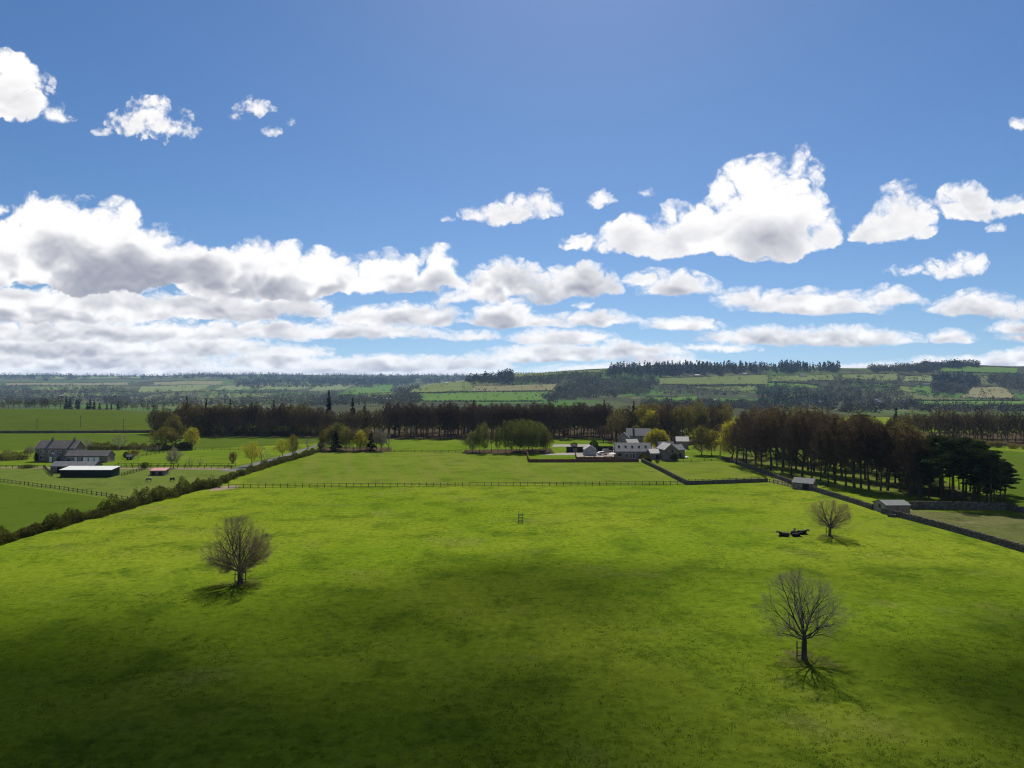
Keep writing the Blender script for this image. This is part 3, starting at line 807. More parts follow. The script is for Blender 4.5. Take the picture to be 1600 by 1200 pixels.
def parkland_tree(seed, H, Wd, fork, nlimb, nside, nsub, ntwig, twig_len, twig_w, bark, twig, tr=0.36, gap=None):
    """winter-bare spreading tree: limbs fan out of a short trunk, fork again and again and end in a haze of fine twigs"""
    rg = np.random.default_rng(seed)
    zc = fork + (H - fork) * .40
    ax, up, dn = Wd / 2, H - zc, zc - fork * .72
    def room(p, d):
        """distance from p along d to the edge of the domed crown"""
        lo, hi = 0.0, 14.0
        for _ in range(14):
            m_ = (lo + hi) / 2; q = p + d * m_
            zz = (q[2] - zc) / (up if q[2] > zc else dn)
            th = math.atan2(q[1], q[0])
            e = 1 + .10 * math.sin(3 * th + seed) + .06 * math.sin(7 * th + 2 * seed)
            if (q[0] ** 2 + q[1] ** 2) / (ax * e) ** 2 + zz ** 2 < 1: lo = m_
            else: hi = m_
        return lo
    SA, SB, RA, RB = [], [], [], []
    def limb(p, d, L, r0, r1, n, wig, lift):
        pts = [p]; dd = d.copy()
        for i in range(n):
            dd = unit(dd + rg.normal(0, wig, 3) + np.array([0, 0, lift]))
            pts.append(pts[-1] + dd * (L / n))
        for i in range(n):
            SA.append(pts[i]); SB.append(pts[i + 1]); RA.append(r0 + (r1 - r0) * i / n); RB.append(r0 + (r1 - r0) * (i + 1) / n)
        return np.array(pts)
    def at(pts, t):
        f = t * (len(pts) - 1); i = min(int(f), len(pts) - 2)
        return pts[i] + (pts[i + 1] - pts[i]) * (f - i), unit(pts[i + 1] - pts[i])
    def swing(d, a, lo, hi):
        """turn d by an angle, round itself by a"""
        k = unit(np.cross(d, [0, 0, 1.0] if abs(d[2]) < .95 else [1.0, 0, 0])); w = np.cross(d, k)
        s_ = math.sin(rg.uniform(lo, hi)); c_ = math.sqrt(1 - s_ * s_)
        return unit(d * c_ + (k * math.cos(a) + w * math.sin(a)) * s_)
    tips_p, tips_d = [], []
    for i in range(nlimb):
        f = (i + .5) / nlimb
        el = math.radians(90 - 80 * math.sqrt(f) + rg.uniform(-6, 6)) if i else R(86)
        az = i * 2.39996 + rg.uniform(-.35, .35)
        if gap and i > 2 and abs((az - gap + math.pi) % (2 * math.pi) - math.pi) < .55: continue
        d = np.array([math.cos(el) * math.cos(az), math.cos(el) * math.sin(az), math.sin(el)])
        p0 = np.array([0, 0, fork * (1.12 - .30 * f)]) + d * np.array([1, 1, 0]) * tr * .3
        L = room(p0, d) * rg.uniform(.90, 1.0)
        r0 = tr * (.42 - .14 * f) * rg.uniform(.85, 1.1)
        lp = limb(p0, d, L, r0, .012, 9, .085, .035 * (1 - el / 1.6))
        for j in range(nside):
            t = .16 + .80 * (j + rg.random()) / nside
            q, dq = at(lp, t)
            ds = swing(dq, j * 2.4 + rg.uniform(-.5, .5), .45, .80); ds = unit(ds + np.array([0, 0, .10]))
            Ls = min(room(q, ds) * rg.uniform(.78, 1.0), L * .55)
            if Ls < .3: Ls = .3
            rs = max(.010, (r0 + (.012 - r0) * t) * .58)
            sp = limb(q, ds, Ls, rs, .007, 5, .10, .03)
            for k in range(nsub):
                u = .15 + .83 * (k + rg.random()) / nsub
                q2, d2 = at(sp, u)
                d3 = swing(d2, k * 2.4 + rg.uniform(-.6, .6), .40, .85); d3 = unit(d3 + np.array([0, 0, .08]))
                L3 = max(.22, min(room(q2, d3), Ls * .50) * rg.uniform(.7, 1.05))
                tp = limb(q2, d3, L3, max(.006, rs * (1 - u) * .6), .0045, 3, .12, .02)
                tips_p += [tp[1], tp[2], tp[3]]; tips_d += [d3, d3, d3]
            tips_p += [sp[3], sp[4], sp[5]]; tips_d += [ds] * 3
    G = Geo()
    SA, SB, RA, RB = map(np.array, (SA, SB, RA, RB))
    for msk, sd, mi in ((RA > .05, 7, 0), ((RA <= .05) & (RA > .012), 4, 0), (RA <= .012, 3, 1)):
        if msk.any():
            V, Q = tubes(SA[msk], SB[msk] + (SB[msk] - SA[msk]) * .06, RA[msk], RB[msk], sd); G.quads(V, Q, mi)
    P_, D_ = np.array(tips_p), np.array(tips_d)
    for q in range(ntwig):
        e = twigs(G, P_ + rg.normal(0, .05, P_.shape), D_, twig_len, twig_w, rg, 1, .5)
    crown = G.mesh('crown', [bark, twig])
    zz = [0, .12, .4, fork * .5, fork * .8, fork * 1.08]
    tm = trunk_mesh([(0, 0, z - .15 if i == 0 else z) for i, z in enumerate(zz)], [tr * 1.7, tr * 1.25, tr * 1.0, tr * .88, tr * .86, tr * .80], bark, 10)
    return tm, crown

def wood_tree(seed, H=18.0, Wd=7.5, clear=.42, bark='bark', twig='twig_wood', leaf=None, nleaf=0, lsize=.16, nattr=330, nt=9, tl=1.35, tw=.05, tr=.24, top=1.0):
    """tall woodland tree: bare stem, upswept limbs, a haze of twigs and perhaps young leaf"""
    rg = np.random.default_rng(seed)
    cl = H * clear
    k = 7
    lean = rg.normal(0, .25, 2)
    nodes = [(lean[0] * t, lean[1] * t, cl * t * 1.25) for t in np.linspace(0, 1, k)]; par = list(range(-1, k - 1))
    pts = ball(nattr, rg, .15)
    th = np.arctan2(pts[:, 1], pts[:, 0])
    lob = 1 + .22 * np.sin(3 * th + seed) + .12 * np.sin(5 * th + pts[:, 2] * 4)
    zc = cl * .9 + (H - cl * .9) * .5
    zz = zc + pts[:, 2] * (H - cl * .9) * .5
    nar = 1 - .32 * np.clip((zz - zc) / (H - zc), 0, 1) * top
    A = np.stack([pts[:, 0] * Wd / 2 * lob * nar, pts[:, 1] * Wd / 2 * lob * nar, zz], 1)
    P, PA = colonize(A, nodes, par, .75, .95, 9.0, rg, 50, up=.15, jit=.13)
    r = radii(P, PA, .016, 2.1, tr)
    G = Geo()
    sel = np.arange(k, len(P))
    a, b = P[PA[sel]], P[sel]
    V, Q = tubes(a, b + (b - a) * .1, np.minimum(r[PA[sel]], r[sel] * 1.4), r[sel], 4)
    G.quads(V, Q, 0)
    fine = sel[r[sel] < .075]
    dirs = unit(P[fine] - P[PA[fine]])
    tips = []
    for q in range(nt):
        s0 = P[fine] - (P[fine] - P[PA[fine]]) * rg.random((len(fine), 1))
        tips.append(twigs(G, s0, dirs + np.array([0, 0, .15]), tl, tw, rg, 1, .55))
    if leaf:
        tips = np.concatenate(tips)
        c = tips[rg.integers(0, len(tips), nleaf)] + rg.normal(0, .28, (nleaf, 3))
        leaves(G, c, lsize, rg, 2)
    crown = G.mesh('crown', [M[bark], M[twig]] + ([M[leaf]] if leaf else []))
    tm = trunk_mesh([(n[0], n[1], n[2] - (.2 if i == 0 else 0)) for i, n in enumerate(nodes)], [tr * (1.35 if i == 0 else 1.05 - .06 * i) for i in range(k)], M[bark], 7)
    return tm, crown

def pine_tree(seed, H=15.0, Wd=7.0, clear=.34, nclump=46, per=150):
    """Scots pine: bare stem, crooked limbs, flat dark plates of needles"""
    rg = np.random.default_rng(seed)
    G = Geo()
    top = np.array([rg.normal(0, .4), rg.normal(0, .4), H])
    C = []
    for i in range(nclump):
        t = (i + .5) / nclump
        z = H * (clear + (1 - clear) * t ** .8)
        rad = Wd / 2 * (math.sin(math.pi * min(1, .25 + t * .76)) ** .6) * rg.uniform(.2, 1.2)
        a = rg.uniform(0, 2 * math.pi)
        C.append((math.cos(a) * rad + top[0] * t, math.sin(a) * rad + top[1] * t, z))
    C = np.array(C); C[-1] = top - np.array([0, 0, .5])
    base = np.stack([top[0] * C[:, 2] / H * .7, top[1] * C[:, 2] / H * .7, C[:, 2] - rg.uniform(.4, 1.6, len(C))], 1)
    V, Q = tubes(base, C, np.full(len(C), .075), np.full(len(C), .03), 4)
    G.quads(V, Q, 0)
    for c in C:
        s = rg.uniform(.75, 1.25)
        p = ball(per, rg, .2) * np.array([1.50, 1.50, .38]) * s + c
        p[:, 2] += .12 * rg.random(per)
        leaves(G, p, .19, rg, 1, 0.2, 1.4)
    crown = G.mesh('crown', [M['bark_pine'], M['needle']])
    zz = np.linspace(0, H * .93, 8)
    tm = trunk_mesh([(top[0] * z / H * .7, top[1] * z / H * .7, z - (.2 if z == 0 else 0)) for z in zz], [.30 * (1 - .75 * z / H) for z in zz], M['bark_pine'], 7)
    return tm, crown

def fir_tree(seed, H=16.0, Wd=6.0, n=5200, ragged=.25):
    """spire-shaped conifer with drooping tiers"""
    rg = np.random.default_rng(seed)
    G = Geo()
    nb = 110
    t = np.sort(rg.random(nb)) ** .9
    z0 = H * (.06 + .92 * t); a = rg.uniform(0, 2 * math.pi, nb)
    R_ = Wd / 2 * (1 - t) ** .85 * rg.uniform(1 - ragged, 1 + ragged * .4, nb) + .12
    A = np.stack([np.zeros(nb), np.zeros(nb), z0], 1)
    B = np.stack([np.cos(a) * R_, np.sin(a) * R_, z0 - R_ * .28], 1)
    V, Q = tubes(A, B, np.full(nb, .05), np.full(nb, .015), 3); G.quads(V, Q, 0)
    w = R_ / R_.sum()
    k = rg.choice(nb, n, p=w); u = rg.random((n, 1)) ** .6
    p = A[k] * (1 - u) + B[k] * u + rg.normal(0, 1, (n, 3)) * np.array([.34, .34, .20]) * (.35 + .65 * R_[k][:, None] / R_.max())
    leaves(G, p, .20, rg, 1, .1, 1.3)
    crown = G.mesh('crown', [M['bark_pine'], M['needle_fir']])
    tm = trunk_mesh([(0, 0, z) for z in (-.2, H * .3, H * .6, H * .97)], [.26, .2, .12, .02], M['bark_pine'], 7)
    return tm, crown

def willow_tree(seed, H=8.5, Wd=9.5):
    """weeping dome of yellow-green strands"""
    rg = np.random.default_rng(seed)
    G = Geo()
    n = 420
    d = ball(n, rg, .55); d[:, 2] = np.abs(d[:, 2])
    topp = d * np.array([Wd / 2 * .92, Wd / 2 * .92, H * .52]) + np.array([0, 0, H * .46])
    base = np.zeros((n, 3)); base[:, 2] = H * .34
    V, Q = tubes(base, topp, np.full(n, .05), np.full(n, .012), 3); G.quads(V, Q, 0)
    for i in range(26):
        u = i / 25
        L = rg.uniform(.25, .62, (n, 1)) * H
        p = topp + d * np.array([.5, .5, 0]) * u + np.concatenate([np.zeros((n, 2)), -L * u ** 1.3], 1)
        p[:, 2] = np.maximum(p[:, 2], .25)
        leaves(G, p + rg.normal(0, .16, (n, 3)), .15, rg, 1, -.6, 1.3)
    crown = G.mesh('crown', [M['bark'], M['leaf_yellow']])
    tm = trunk_mesh([(0, 0, z) for z in (-.2, .5, H * .2, H * .36)], [.42, .33, .3, .28], M['bark'], 8)
    return tm, crown

def shrub(seed, Wd=3.0, H=2.2, n=1500, leaf='leaf_dark', size=.12, bark='bark'):
    """rounded bush; several stems from the ground"""
    rg = np.random.default_rng(seed)
    G = Geo(); S = Geo()
    ns = 9
    a = rg.uniform(0, 6.283, ns)
    B = np.stack([np.cos(a) * Wd * .3 * rg.random(ns), np.sin(a) * Wd * .3 * rg.random(ns), np.full(ns, H * .7)], 1)
    V, Q = tubes(B * np.array([.25, .25, 0]) - np.array([0, 0, .1]), B, np.full(ns, .05), np.full(ns, .02), 4); S.quads(V, Q, 0)
    p = ball(n, rg, .35)
    th = np.arctan2(p[:, 1], p[:, 0])
    lob = 1 + .16 * np.sin(4 * th + seed) + .12 * np.sin(3 * th + 5 * p[:, 2])
    q = np.stack([p[:, 0] * Wd / 2 * lob, p[:, 1] * Wd / 2 * lob, H * .5 + p[:, 2] * H * .5 * (1 + .12 * np.sin(5 * th))], 1)
    q[:, 2] = np.maximum(q[:, 2], .02)
    leaves(G, q, size, rg, 0)
    return S.mesh('stem', [M[bark]]), G.mesh('foliage', [M[leaf]])

def hedge_mesh(pts, width, height, dens, leaf, size, seed, var=.3, core=True):
    """run of hedge along ground points; height and width wander"""
    rg = np.random.default_rng(seed)
    pts = np.array([(p[0], p[1]) for p in pts], float)
    seg = np.linalg.norm(np.diff(pts, axis=0), axis=1); cum = np.concatenate([[0], np.cumsum(seg)]); Ltot = cum[-1]
    n = int(Ltot * dens)
    s = rg.random(n) * Ltot
    cx = np.interp(s, cum, pts[:, 0]); cy_ = np.interp(s, cum, pts[:, 1])
    k = np.clip(np.searchsorted(cum, s) - 1, 0, len(seg) - 1)
    t = (np.diff(pts, axis=0) / seg[:, None])[k]; nrm = np.stack([-t[:, 1], t[:, 0]], 1)
    LL = lattice(seed + 77)
    hv = 1 + var * (vnoise(LL, s / 3.1, s * 0 + 2.5) - .5) * 2 + var * .8 * (vnoise(LL, s / 1.1, s * 0 + 9.5) - .5) * 2
    wv = 1 + var * (vnoise(LL, s / 2.4, s * 0 + 30.5) - .5) * 2
    th = rg.uniform(0, math.pi, n); rr = .45 + .55 * np.sqrt(rg.random(n))
    off = np.cos(th) * rr * width / 2 * wv
    zz = np.sin(th) * rr * height * hv
    low = rg.random(n) < .3; zz = np.where(low, rg.random(n) * height * .5, zz)
    p = np.stack([cx + nrm[:, 0] * off, cy_ + nrm[:, 1] * off, zz + .05], 1) + rg.normal(0, .06, (n, 3))
    p[:, 2] = np.maximum(p[:, 2], .02)
    G = Geo(); leaves(G, p, size, rg, 0)
    S = Geo()
    ns = int(Ltot * 2.2); s2 = rg.random(ns) * Ltot
    bx = np.stack([np.interp(s2, cum, pts[:, 0]), np.interp(s2, cum, pts[:, 1]), np.full(ns, -.1)], 1)
    tx = bx + np.stack([rg.normal(0, width * .2, ns), rg.normal(0, width * .2, ns), rg.uniform(.5, .9, ns) * height], 1)
    V, Q = tubes(bx, tx, np.full(ns, .05), np.full(ns, .02), 3); S.quads(V, Q, 0)
    return S.mesh('stem', [M['bark']]), G.mesh('foliage', [M[leaf]])

def hedge(name, label, px_pts, width, height, dens, leaf, size, seed, var=.3, group=None):
    w = [g(a, b) for a, b in px_pts]
    sm, fm = hedge_mesh(w, width, height, dens, leaf, size, seed, var)
    o = thing(name, label, 'hedge', (0, 0, 0), 0, group)
    tag(obj('stem', sm, o), kind='stuff'); obj('foliage', fm, o)
    return o

def plant(name, label, cat, proto, loc, sx=1.0, sz=None, rz=None, group=None, names=('trunk', 'crown')):
    """one tree or shrub as a thing of two parts, sharing the meshes of its kind"""
    sz = sz or sx
    o = thing(name, label, cat, loc, rz if rz is not None else random.uniform(0, 6.28), group)
    o.scale = (sx, sx, sz)
    a_ = obj(names[0], proto[0], o); obj(names[1], proto[1], o)
    if names[0] == 'stem': a_['kind'] = 'stuff'
    return o

# ---- kinds grown once
BARE = [wood_tree(20 + i, 18, 7.0 + .6 * (i % 3), .16 + .05 * (i % 3), nattr=520, nt=24, tl=1.25, tw=.06) for i in range(5)]
RUST = [wood_tree(40 + i, 19, 8.6, .33, twig='twig_rust', leaf='leaf_olive', nleaf=700, lsize=.16, nattr=520, nt=18, tl=1.25, tw=.055) for i in range(3)]
BRONZE = [wood_tree(50 + i, 19, 8.6, .34, twig='twig_rust', leaf='leaf_olive', nleaf=4200, lsize=.17, nattr=480, nt=12, tl=1.25, tw=.055) for i in range(2)]
OLIVE = [wood_tree(60 + i, 16, 8.0, .10, leaf='leaf_olive', nleaf=6500, lsize=.18, nt=12) for i in range(3)]
GREEN = [wood_tree(80 + i, 15, 6.6, .10, leaf='leaf_green', nleaf=6200, lsize=.16, nt=12, tr=.17) for i in range(3)]
GOLD = [wood_tree(100 + i, 15, 7.5, .12, leaf='leaf_yellow', nleaf=6500, lsize=.18, nt=8) for i in range(2)]
PINE = [pine_tree(120 + i, 15, 7.4 + .6 * i, .26 + .06 * i, 25, 260) for i in range(4)]
FIR = [fir_tree(140 + i, 16, 5.2 + i * .8) for i in range(3)]
YOUNG_GOLD = [wood_tree(160 + i, 8, 5.6, .26, leaf='leaf_yellow', nleaf=3800, lsize=.12, nattr=220, nt=5, tl=.6, tw=.03, tr=.13, top=.2) for i in range(2)]
YOUNG_BARE = [wood_tree(170 + i, 6, 4.2, .28, twig='twig_grey', nattr=260, nt=18, tl=.6, tw=.03, tr=.11, top=.3) for i in range(3)]
PALE = wood_tree(180, 9, 6.4, .26, bark='bark_pale', twig='twig_grey', nattr=340, nt=20, tl=.9, tw=.04, tr=.22, top=.3)
BLOSSOM = wood_tree(181, 8, 5.2, .2, leaf='blossom', nleaf=4200, lsize=.13, nattr=220, nt=5, tl=.6, tw=.03, tr=.14, top=.3)
COPPER = wood_tree(182, 5, 4.2, .25, leaf='leaf_red', nleaf=3000, lsize=.11, nattr=200, nt=5, tl=.5, tw=.03, tr=.11, top=.2)
DOME = wood_tree(183, 12, 9.5, .2, twig='twig_rust', leaf='leaf_olive', nleaf=2600, lsize=.15, nattr=520, nt=26, tl=1.1, tw=.05, tr=.3, top=.1)
WILLOW = willow_tree(190)
BUSH_D = [shrub(200 + i, 3.0, 2.3, 1700, 'leaf_dark') for i in range(3)]
BUSH_B = [shrub(210 + i, 3.0, 2.3, 1500, 'leaf_brown') for i in range(2)]
BUSH_O = [shrub(220 + i, 3.0, 2.3, 1700, 'leaf_olive') for i in range(3)]
BUSH_E = [shrub(230 + i, 3.0, 2.6, 2200, 'needle', .12) for i in range(2)]

# ------------------------------------------------------------------ three parkland trees and their guards
M['post'] = solid('weathered_timber', (0.055, 0.045, 0.036), (0.10, 0.085, 0.068), 3.0, 0.95, 0.1, stretch=(1, 1, .2))
M['timber'] = solid('fence_timber', (0.035, 0.030, 0.024), (0.075, 0.065, 0.052), 2.0, 0.95, 0.1, rand=0.3)

def hero(label, px, py, H, Wd, fork, seed, twig, nl, ns, nb, nt, tl, tw, tr, gap=None, bark='bark'):
    tm, cm = parkland_tree(seed, H, Wd, fork, nl, ns, nb, nt, tl, tw, M[bark], M[twig], tr, gap)
    p = g(px, py)
    t = thing('parkland_tree', label, 'tree', p, 0, 'bare trees standing in the pasture')
    obj('trunk', tm, t); obj('crown', cm, t)
    return p
def guard(label, p, posts, rails, h=1.9):
    """timber tree guard: posts as (x, y), rails as (post, post, height)"""
    t = thing('tree_guard', label, 'tree guard', p, 0, 'timber tree guards')
    for (x, y) in posts:
        MB().prism([(x - .05, y - .05), (x + .05, y - .05), (x + .05, y + .05), (x - .05, y + .05)], 'z', -.2, h + random.uniform(-.1, .1)).build('post', M['post'], t)
    for (a, b, z) in rails:
        A, B = Vector((*posts[a], z)), Vector((*posts[b], z)) if b is not None else Vector((0, 0, z))
        d = (B - A); L = d.length
        me = MB().box(0, L, -.03, .03, -.05, .05).mesh('rail', M['post'])
        o = obj('rail', me, t, A + Vector((0, -.083, 0))); o.rotation_euler = (0, 0, math.atan2(d.y, d.x))
    return t
pL = hero('tall bare tree with dense dark rounded crown, left half of pasture', 375, 912, 10.0, 10.2, 2.1, 11, 'twig_park', 20, 11, 8, 4, .55, .016, .36)
pN = hero('bare tree with thin grey straggling twigs, nearest to the camera', 1257, 1030, 9.4, 10.8, 2.5, 23, 'twig_grey', 15, 9, 7, 3, .60, .012, .27, gap=-.5)
pF = hero('smaller round-crowned bare tree beside the resting black cows', 1297, 838, 7.3, 8.6, 1.9, 37, 'twig_park', 17, 9, 7, 3, .50, .016, .24)
guard('square timber guard round the trunk of the dense left tree', pL, [(-.55, -.5), (.62, -.5), (.62, .6), (-.55, .6)], [(0, 1, .5), (0, 1, 1.5), (3, 2, .5), (3, 2, 1.5)], 2.0)
guard('broken timber guard post standing by the nearest bare tree', pN, [(-.86, -.10), (-.30, -.10)], [(0, 1, .45), (0, 1, 1.3)], 2.0)
gr = guard('thin timber guard posts beside the round tree near the cows', pF, [(-.55, -.4), (-.55, .5)], [(0, 1, 1.0)], 1.7)
guard('empty timber frame standing alone in the middle of the pasture', g(813.5, 817), [(-.48, 0), (.48, 0), (.48, .95), (-.48, .95)], [(0, 1, .35), (0, 1, 1.05), (0, 1, 1.65), (3, 2, .35), (3, 2, 1.05), (3, 2, 1.65)], 2.05)

# ------------------------------------------------------------------ animals
M['hide_black'] = solid('black_hide', (0.007, 0.0065, 0.006), (0.011, 0.010, 0.009), 3.0, 0.8, 0.10)
M['hide_pied'] = solid('pied_hide', (0.012, 0.010, 0.009), (0.45, 0.42, 0.38), 1.6, 0.8, 0.2, detail=1)

def fleshed(name, balls, limbs, m, voxel=.035):
    """one continuous animal body: flesh masses and tapering limbs grown together into a single skin"""
    bm = bmesh.new()
    for (c, r, pitch) in balls:
        mx = Matrix.Translation(c) @ Matrix.Rotation(pitch, 4, 'Y') @ Matrix.Diagonal((*r, 1.0))
        bmesh.ops.create_icosphere(bm, subdivisions=3, radius=1.0, matrix=mx)
    for (a, b, ra, rb) in limbs:
        a, b = Vector(a), Vector(b); d = b - a
        mx = Matrix.Translation((a + b) / 2) @ d.to_track_quat('Z', 'Y').to_matrix().to_4x4()
        bmesh.ops.create_cone(bm, cap_ends=True, segments=12, radius1=ra, radius2=rb, depth=d.length, matrix=mx)
        for q, r in ((a, ra), (b, rb)):
            bmesh.ops.create_icosphere(bm, subdivisions=2, radius=r, matrix=Matrix.Translation(q))
    me = bpy.data.meshes.new(name); bm.to_mesh(me); bm.free()
    o = bpy.data.objects.new(name, me); COL.objects.link(o)
    md = o.modifiers.new('grow', 'REMESH'); md.mode = 'VOXEL'; md.voxel_size = voxel
    sm = o.modifiers.new('soften', 'SMOOTH'); sm.factor = .5; sm.iterations = 3
    dg = bpy.context.evaluated_depsgraph_get()
    out = bpy.data.meshes.new_from_object(o.evaluated_get(dg))
    bpy.data.objects.remove(o)
    out.name = name; out.materials.clear(); out.materials.append(m)
    for p in out.polygons: p.use_smooth = True
    return out

def both(*items):
    """left and right copies of (centre, ...) or (a, b, ...)"""
    res = []
    for it in items:
        for s in (1, -1):
            res.append(tuple((v[0], v[1] * s, v[2]) if isinstance(v, tuple) and len(v) == 3 and i < (2 if len(it) == 4 else 1) else v for i, v in enumerate(it)))
    return res
cow_me = fleshed('cow',
    [((0, 0, .46), (.86, .44, .46), 0), ((-.66, 0, .52), (.38, .40, .42), 0), ((.55, 0, .56), (.36, .34, .46), 0), ((1.20, 0, 1.02), (.27, .14, .16), R(28)), ((1.42, 0, .90), (.13, .12, .12), 0)]
    + both(((1.00, .25, 1.10), (.05, .15, .055), 0), ((-.52, .38, .26), (.36, .15, .25), 0)),
    [((.68, 0, .74), (1.04, 0, 1.04), .24, .16), ((-1.00, 0, .70), (-1.12, .10, .18), .035, .045)]
    + both(((.58, .32, .22), (1.00, .36, .09), .13, .07), ((-.48, .50, .12), (.02, .54, .08), .10, .06)), M['hide_black'])
for (lab, px, py, rz, s) in [
    ('black cow lying at the left end of the resting group', 1225, 838.0, 2.9, 1.0),
    ('black cow lying at the back of the group with its head raised', 1240, 834.5, 1.0, 1.0),
    ('black cow lying in front, second from the right of the group', 1244.5, 838.3, .15, .88),
    ('black cow lying at the right end, nearest to the round tree', 1253, 834.6, -.1, 1.0)]:
    o = obj('cow', cow_me, None, g(px, py) + Vector((0, 0, -.03)), rz, (s, s, s * .88))
    tag(o, lab, 'cow', 'black cows resting in the pasture')

def horse_mesh(m):
    return fleshed('horse',
        [((0, 0, 1.00), (.64, .27, .31), 0), ((-.50, 0, 1.06), (.32, .27, .32), 0), ((.46, 0, 1.02), (.28, .25, .33), 0)],
        [((.58, 0, 1.14), (1.02, 0, .60), .20, .11), ((1.00, 0, .62), (1.20, 0, .20), .125, .075), ((-.80, 0, 1.12), (-.92, 0, .45), .06, .08)]
        + both(((1.00, .07, .66), (.93, .09, .78), .03, .015), ((.50, .15, .90), (.50, .15, .50), .12, .07), ((.50, .15, .50), (.50, .15, .06), .06, .055), ((-.58, .16, .95), (-.50, .17, .62), .17, .10), ((-.50, .17, .62), (-.66, .17, .42), .085, .06), ((-.66, .17, .42), (-.60, .17, .06), .055, .055)), m, .028)
tag(obj('horse', horse_mesh(M['hide_pied']), None, g(232.5, 752.8), -2.3, .95), 'piebald horse grazing in front of the red-roofed shelter', 'horse', 'horses in the farm paddock')
tag(obj('horse', horse_mesh(M['hide_black']), None, g(269, 752.6), 1.2, .95), 'plain black horse grazing in the farm paddock', 'horse', 'horses in the farm paddock')

# ------------------------------------------------------------------ fences and walls
POST = {}
def fence(name, label, pts, spacing=2.2, h=1.25, rails=3, bays=2, world=False, group=None, m='timber', pw=.07):
    P = [Vector(p) for p in pts] if world else [g(a, b) for a, b in pts]
    t = thing(name, label, 'fence', P[0], 0, group)
    key = (h, m, pw)
    if key not in POST:
        POST[key] = MB().box(-pw, pw, -pw, pw, -.2, h).mesh('post', M[m])
        POST[key, 'r'] = MB().box(0, 1, -.02, .02, -.05, .05).mesh('rail', M[m])
    o0 = P[0]
    for A, B in zip(P[:-1], P[1:]):
        d = B - A; n = max(1, round(d.length / spacing)); ang = math.atan2(d.y, d.x)
        nrm = Vector((math.sin(ang), -math.cos(ang), 0)) * (pw + .023)
        for i in range(n + 1):
            if i == n and B is not P[-1]: continue
            q = A + d * (i / n)
            o = obj('post', POST[key], t, q - o0 + Vector((0, 0, random.uniform(-.08, .04)))); o.rotation_euler = (random.uniform(-.04, .04), random.uniform(-.04, .04), ang)
        for i in range(0, n, bays):
            k = min(bays, n - i)
            for r in range(rails):
                z = h * (r + .75) / rails - .12 + random.uniform(-.03, .03)
                o = obj('rail', POST[key, 'r'], t, A + d * (i / n) - o0 + nrm + Vector((0, 0, z)))
                o.rotation_euler = (0, 0, ang); o.scale = (d.length * k / n - .015, 1, 1)
    return t
fence('post_and_rail_fence', 'long post and rail fence across the far edge of the big pasture', [(357, 762.6), (700, 760), (1070, 757.6)], 2.1, 1.25, 3, 3)
fence('post_and_rail_fence', 'diagonal paddock fence beside the dark green crop on the left', [(-60, 745), (0, 753), (100, 766), (207, 783)], 2.4, 1.15, 2, 3)
fence('post_and_rail_fence', 'timber fence along the farm lane behind the red-roofed shelter', [(180, 731), (225, 731.5), (362, 732.5)], 2.4, 1.3, 3, 3)
fence('post_and_rail_fence', 'garden rail fence above the lane, below the young trees', [(185, 728), (300, 729), (368, 728.5)], 2.6, 1.2, 2, 4)
fence('post_and_rail_fence', 'short fence running back beside the dark green barn', [(190, 744), (226, 734)], 2.2, 1.2, 3, 3)
fence('post_and_rail_fence', 'broad pale rail fence left of the dark green barn', [(69, 731), (82, 744.5)], 2.0, 1.2, 3, 3)
fence('post_and_rail_fence', 'fence in front of the stone house garden at the left edge', [(-60, 731), (0, 731), (68, 731.5)], 2.4, 1.1, 2, 4)
fence('post_and_rail_fence', 'orchard fence slanting up the lawn behind the house', [(222, 713), (262, 707), (300, 704)], 2.6, 1.2, 2, 4)
fence('wire_fence', 'thin fence dividing the lawn from the crop beyond', [(305, 703), (400, 703.5), (495, 701)], 4.0, 1.2, 2, 3)
fence('wire_fence', 'thin fence between the two leafy copses', [(606, 706.5), (722, 707.5)], 3.0, 1.2, 2, 3)
fence('wire_fence', 'garden fence closing the small paddock below the barn', [(1030, 722), (1080, 722), (1132, 719.5)], 3.0, 1.0, 2, 3)
fence('sheep_pen_fence', 'small post fence round the pen beside the nearer-wood shed', [(1196, 752.5), (1222, 758), (1236, 762), (1246, 761)], 2.0, 1.2, 2, 2)
fence('post_and_rail_fence', 'rails standing on the verge of the stone wall by the small paddock', [(1076, 755.6), (1140, 753.3), (1196, 751.4)], 2.4, 1.35, 2, 3)

def stone_mat(name, a, b, c, sc=3.2):
    m, T = new_mat(name)
    tc = T.n('ShaderNodeTexCoord')
    cell = T.voro(T.v('MULTIPLY', tc.outputs['Object'], (1, 1, 1.6)), sc, 'F1', 'Color')
    r, gg, bb = T.sep(cell)
    ed = T.voro(T.v('MULTIPLY', tc.outputs['Object'], (1, 1, 1.6)), sc, 'DISTANCE_TO_EDGE', 'Distance')
    col = T.mix(r, a, b); col = T.mix(T.ss(gg, .7, .9), col, c)
    col = T.mix(T.ss(ed, 0.0, 0.06, 0.65, 0.0), col, (0.02, 0.018, 0.015))
    col = T.mix(T.m('MULTIPLY', T.ss(T.noise(tc.outputs['Object'], .5, 4, .6), .5, .7), .4), col, (0.05, 0.06, 0.025))
    d = T.n('ShaderNodeBsdfDiffuse'); T.put(d.inputs[0], col)
    bn = T.n('ShaderNodeBump'); bn.inputs['Strength'].default_value = .8; bn.inputs['Distance'].default_value = .08
    T.put(bn.inputs['Height'], T.ss(ed, 0, .12)); T.put(d.inputs['Normal'], bn.outputs[0])
    finish(T, d.outputs[0])
    return m
M['drystone'] = stone_mat('dry_stone', (0.075, 0.066, 0.052), (0.145, 0.125, 0.098), (0.20, 0.18, 0.15))
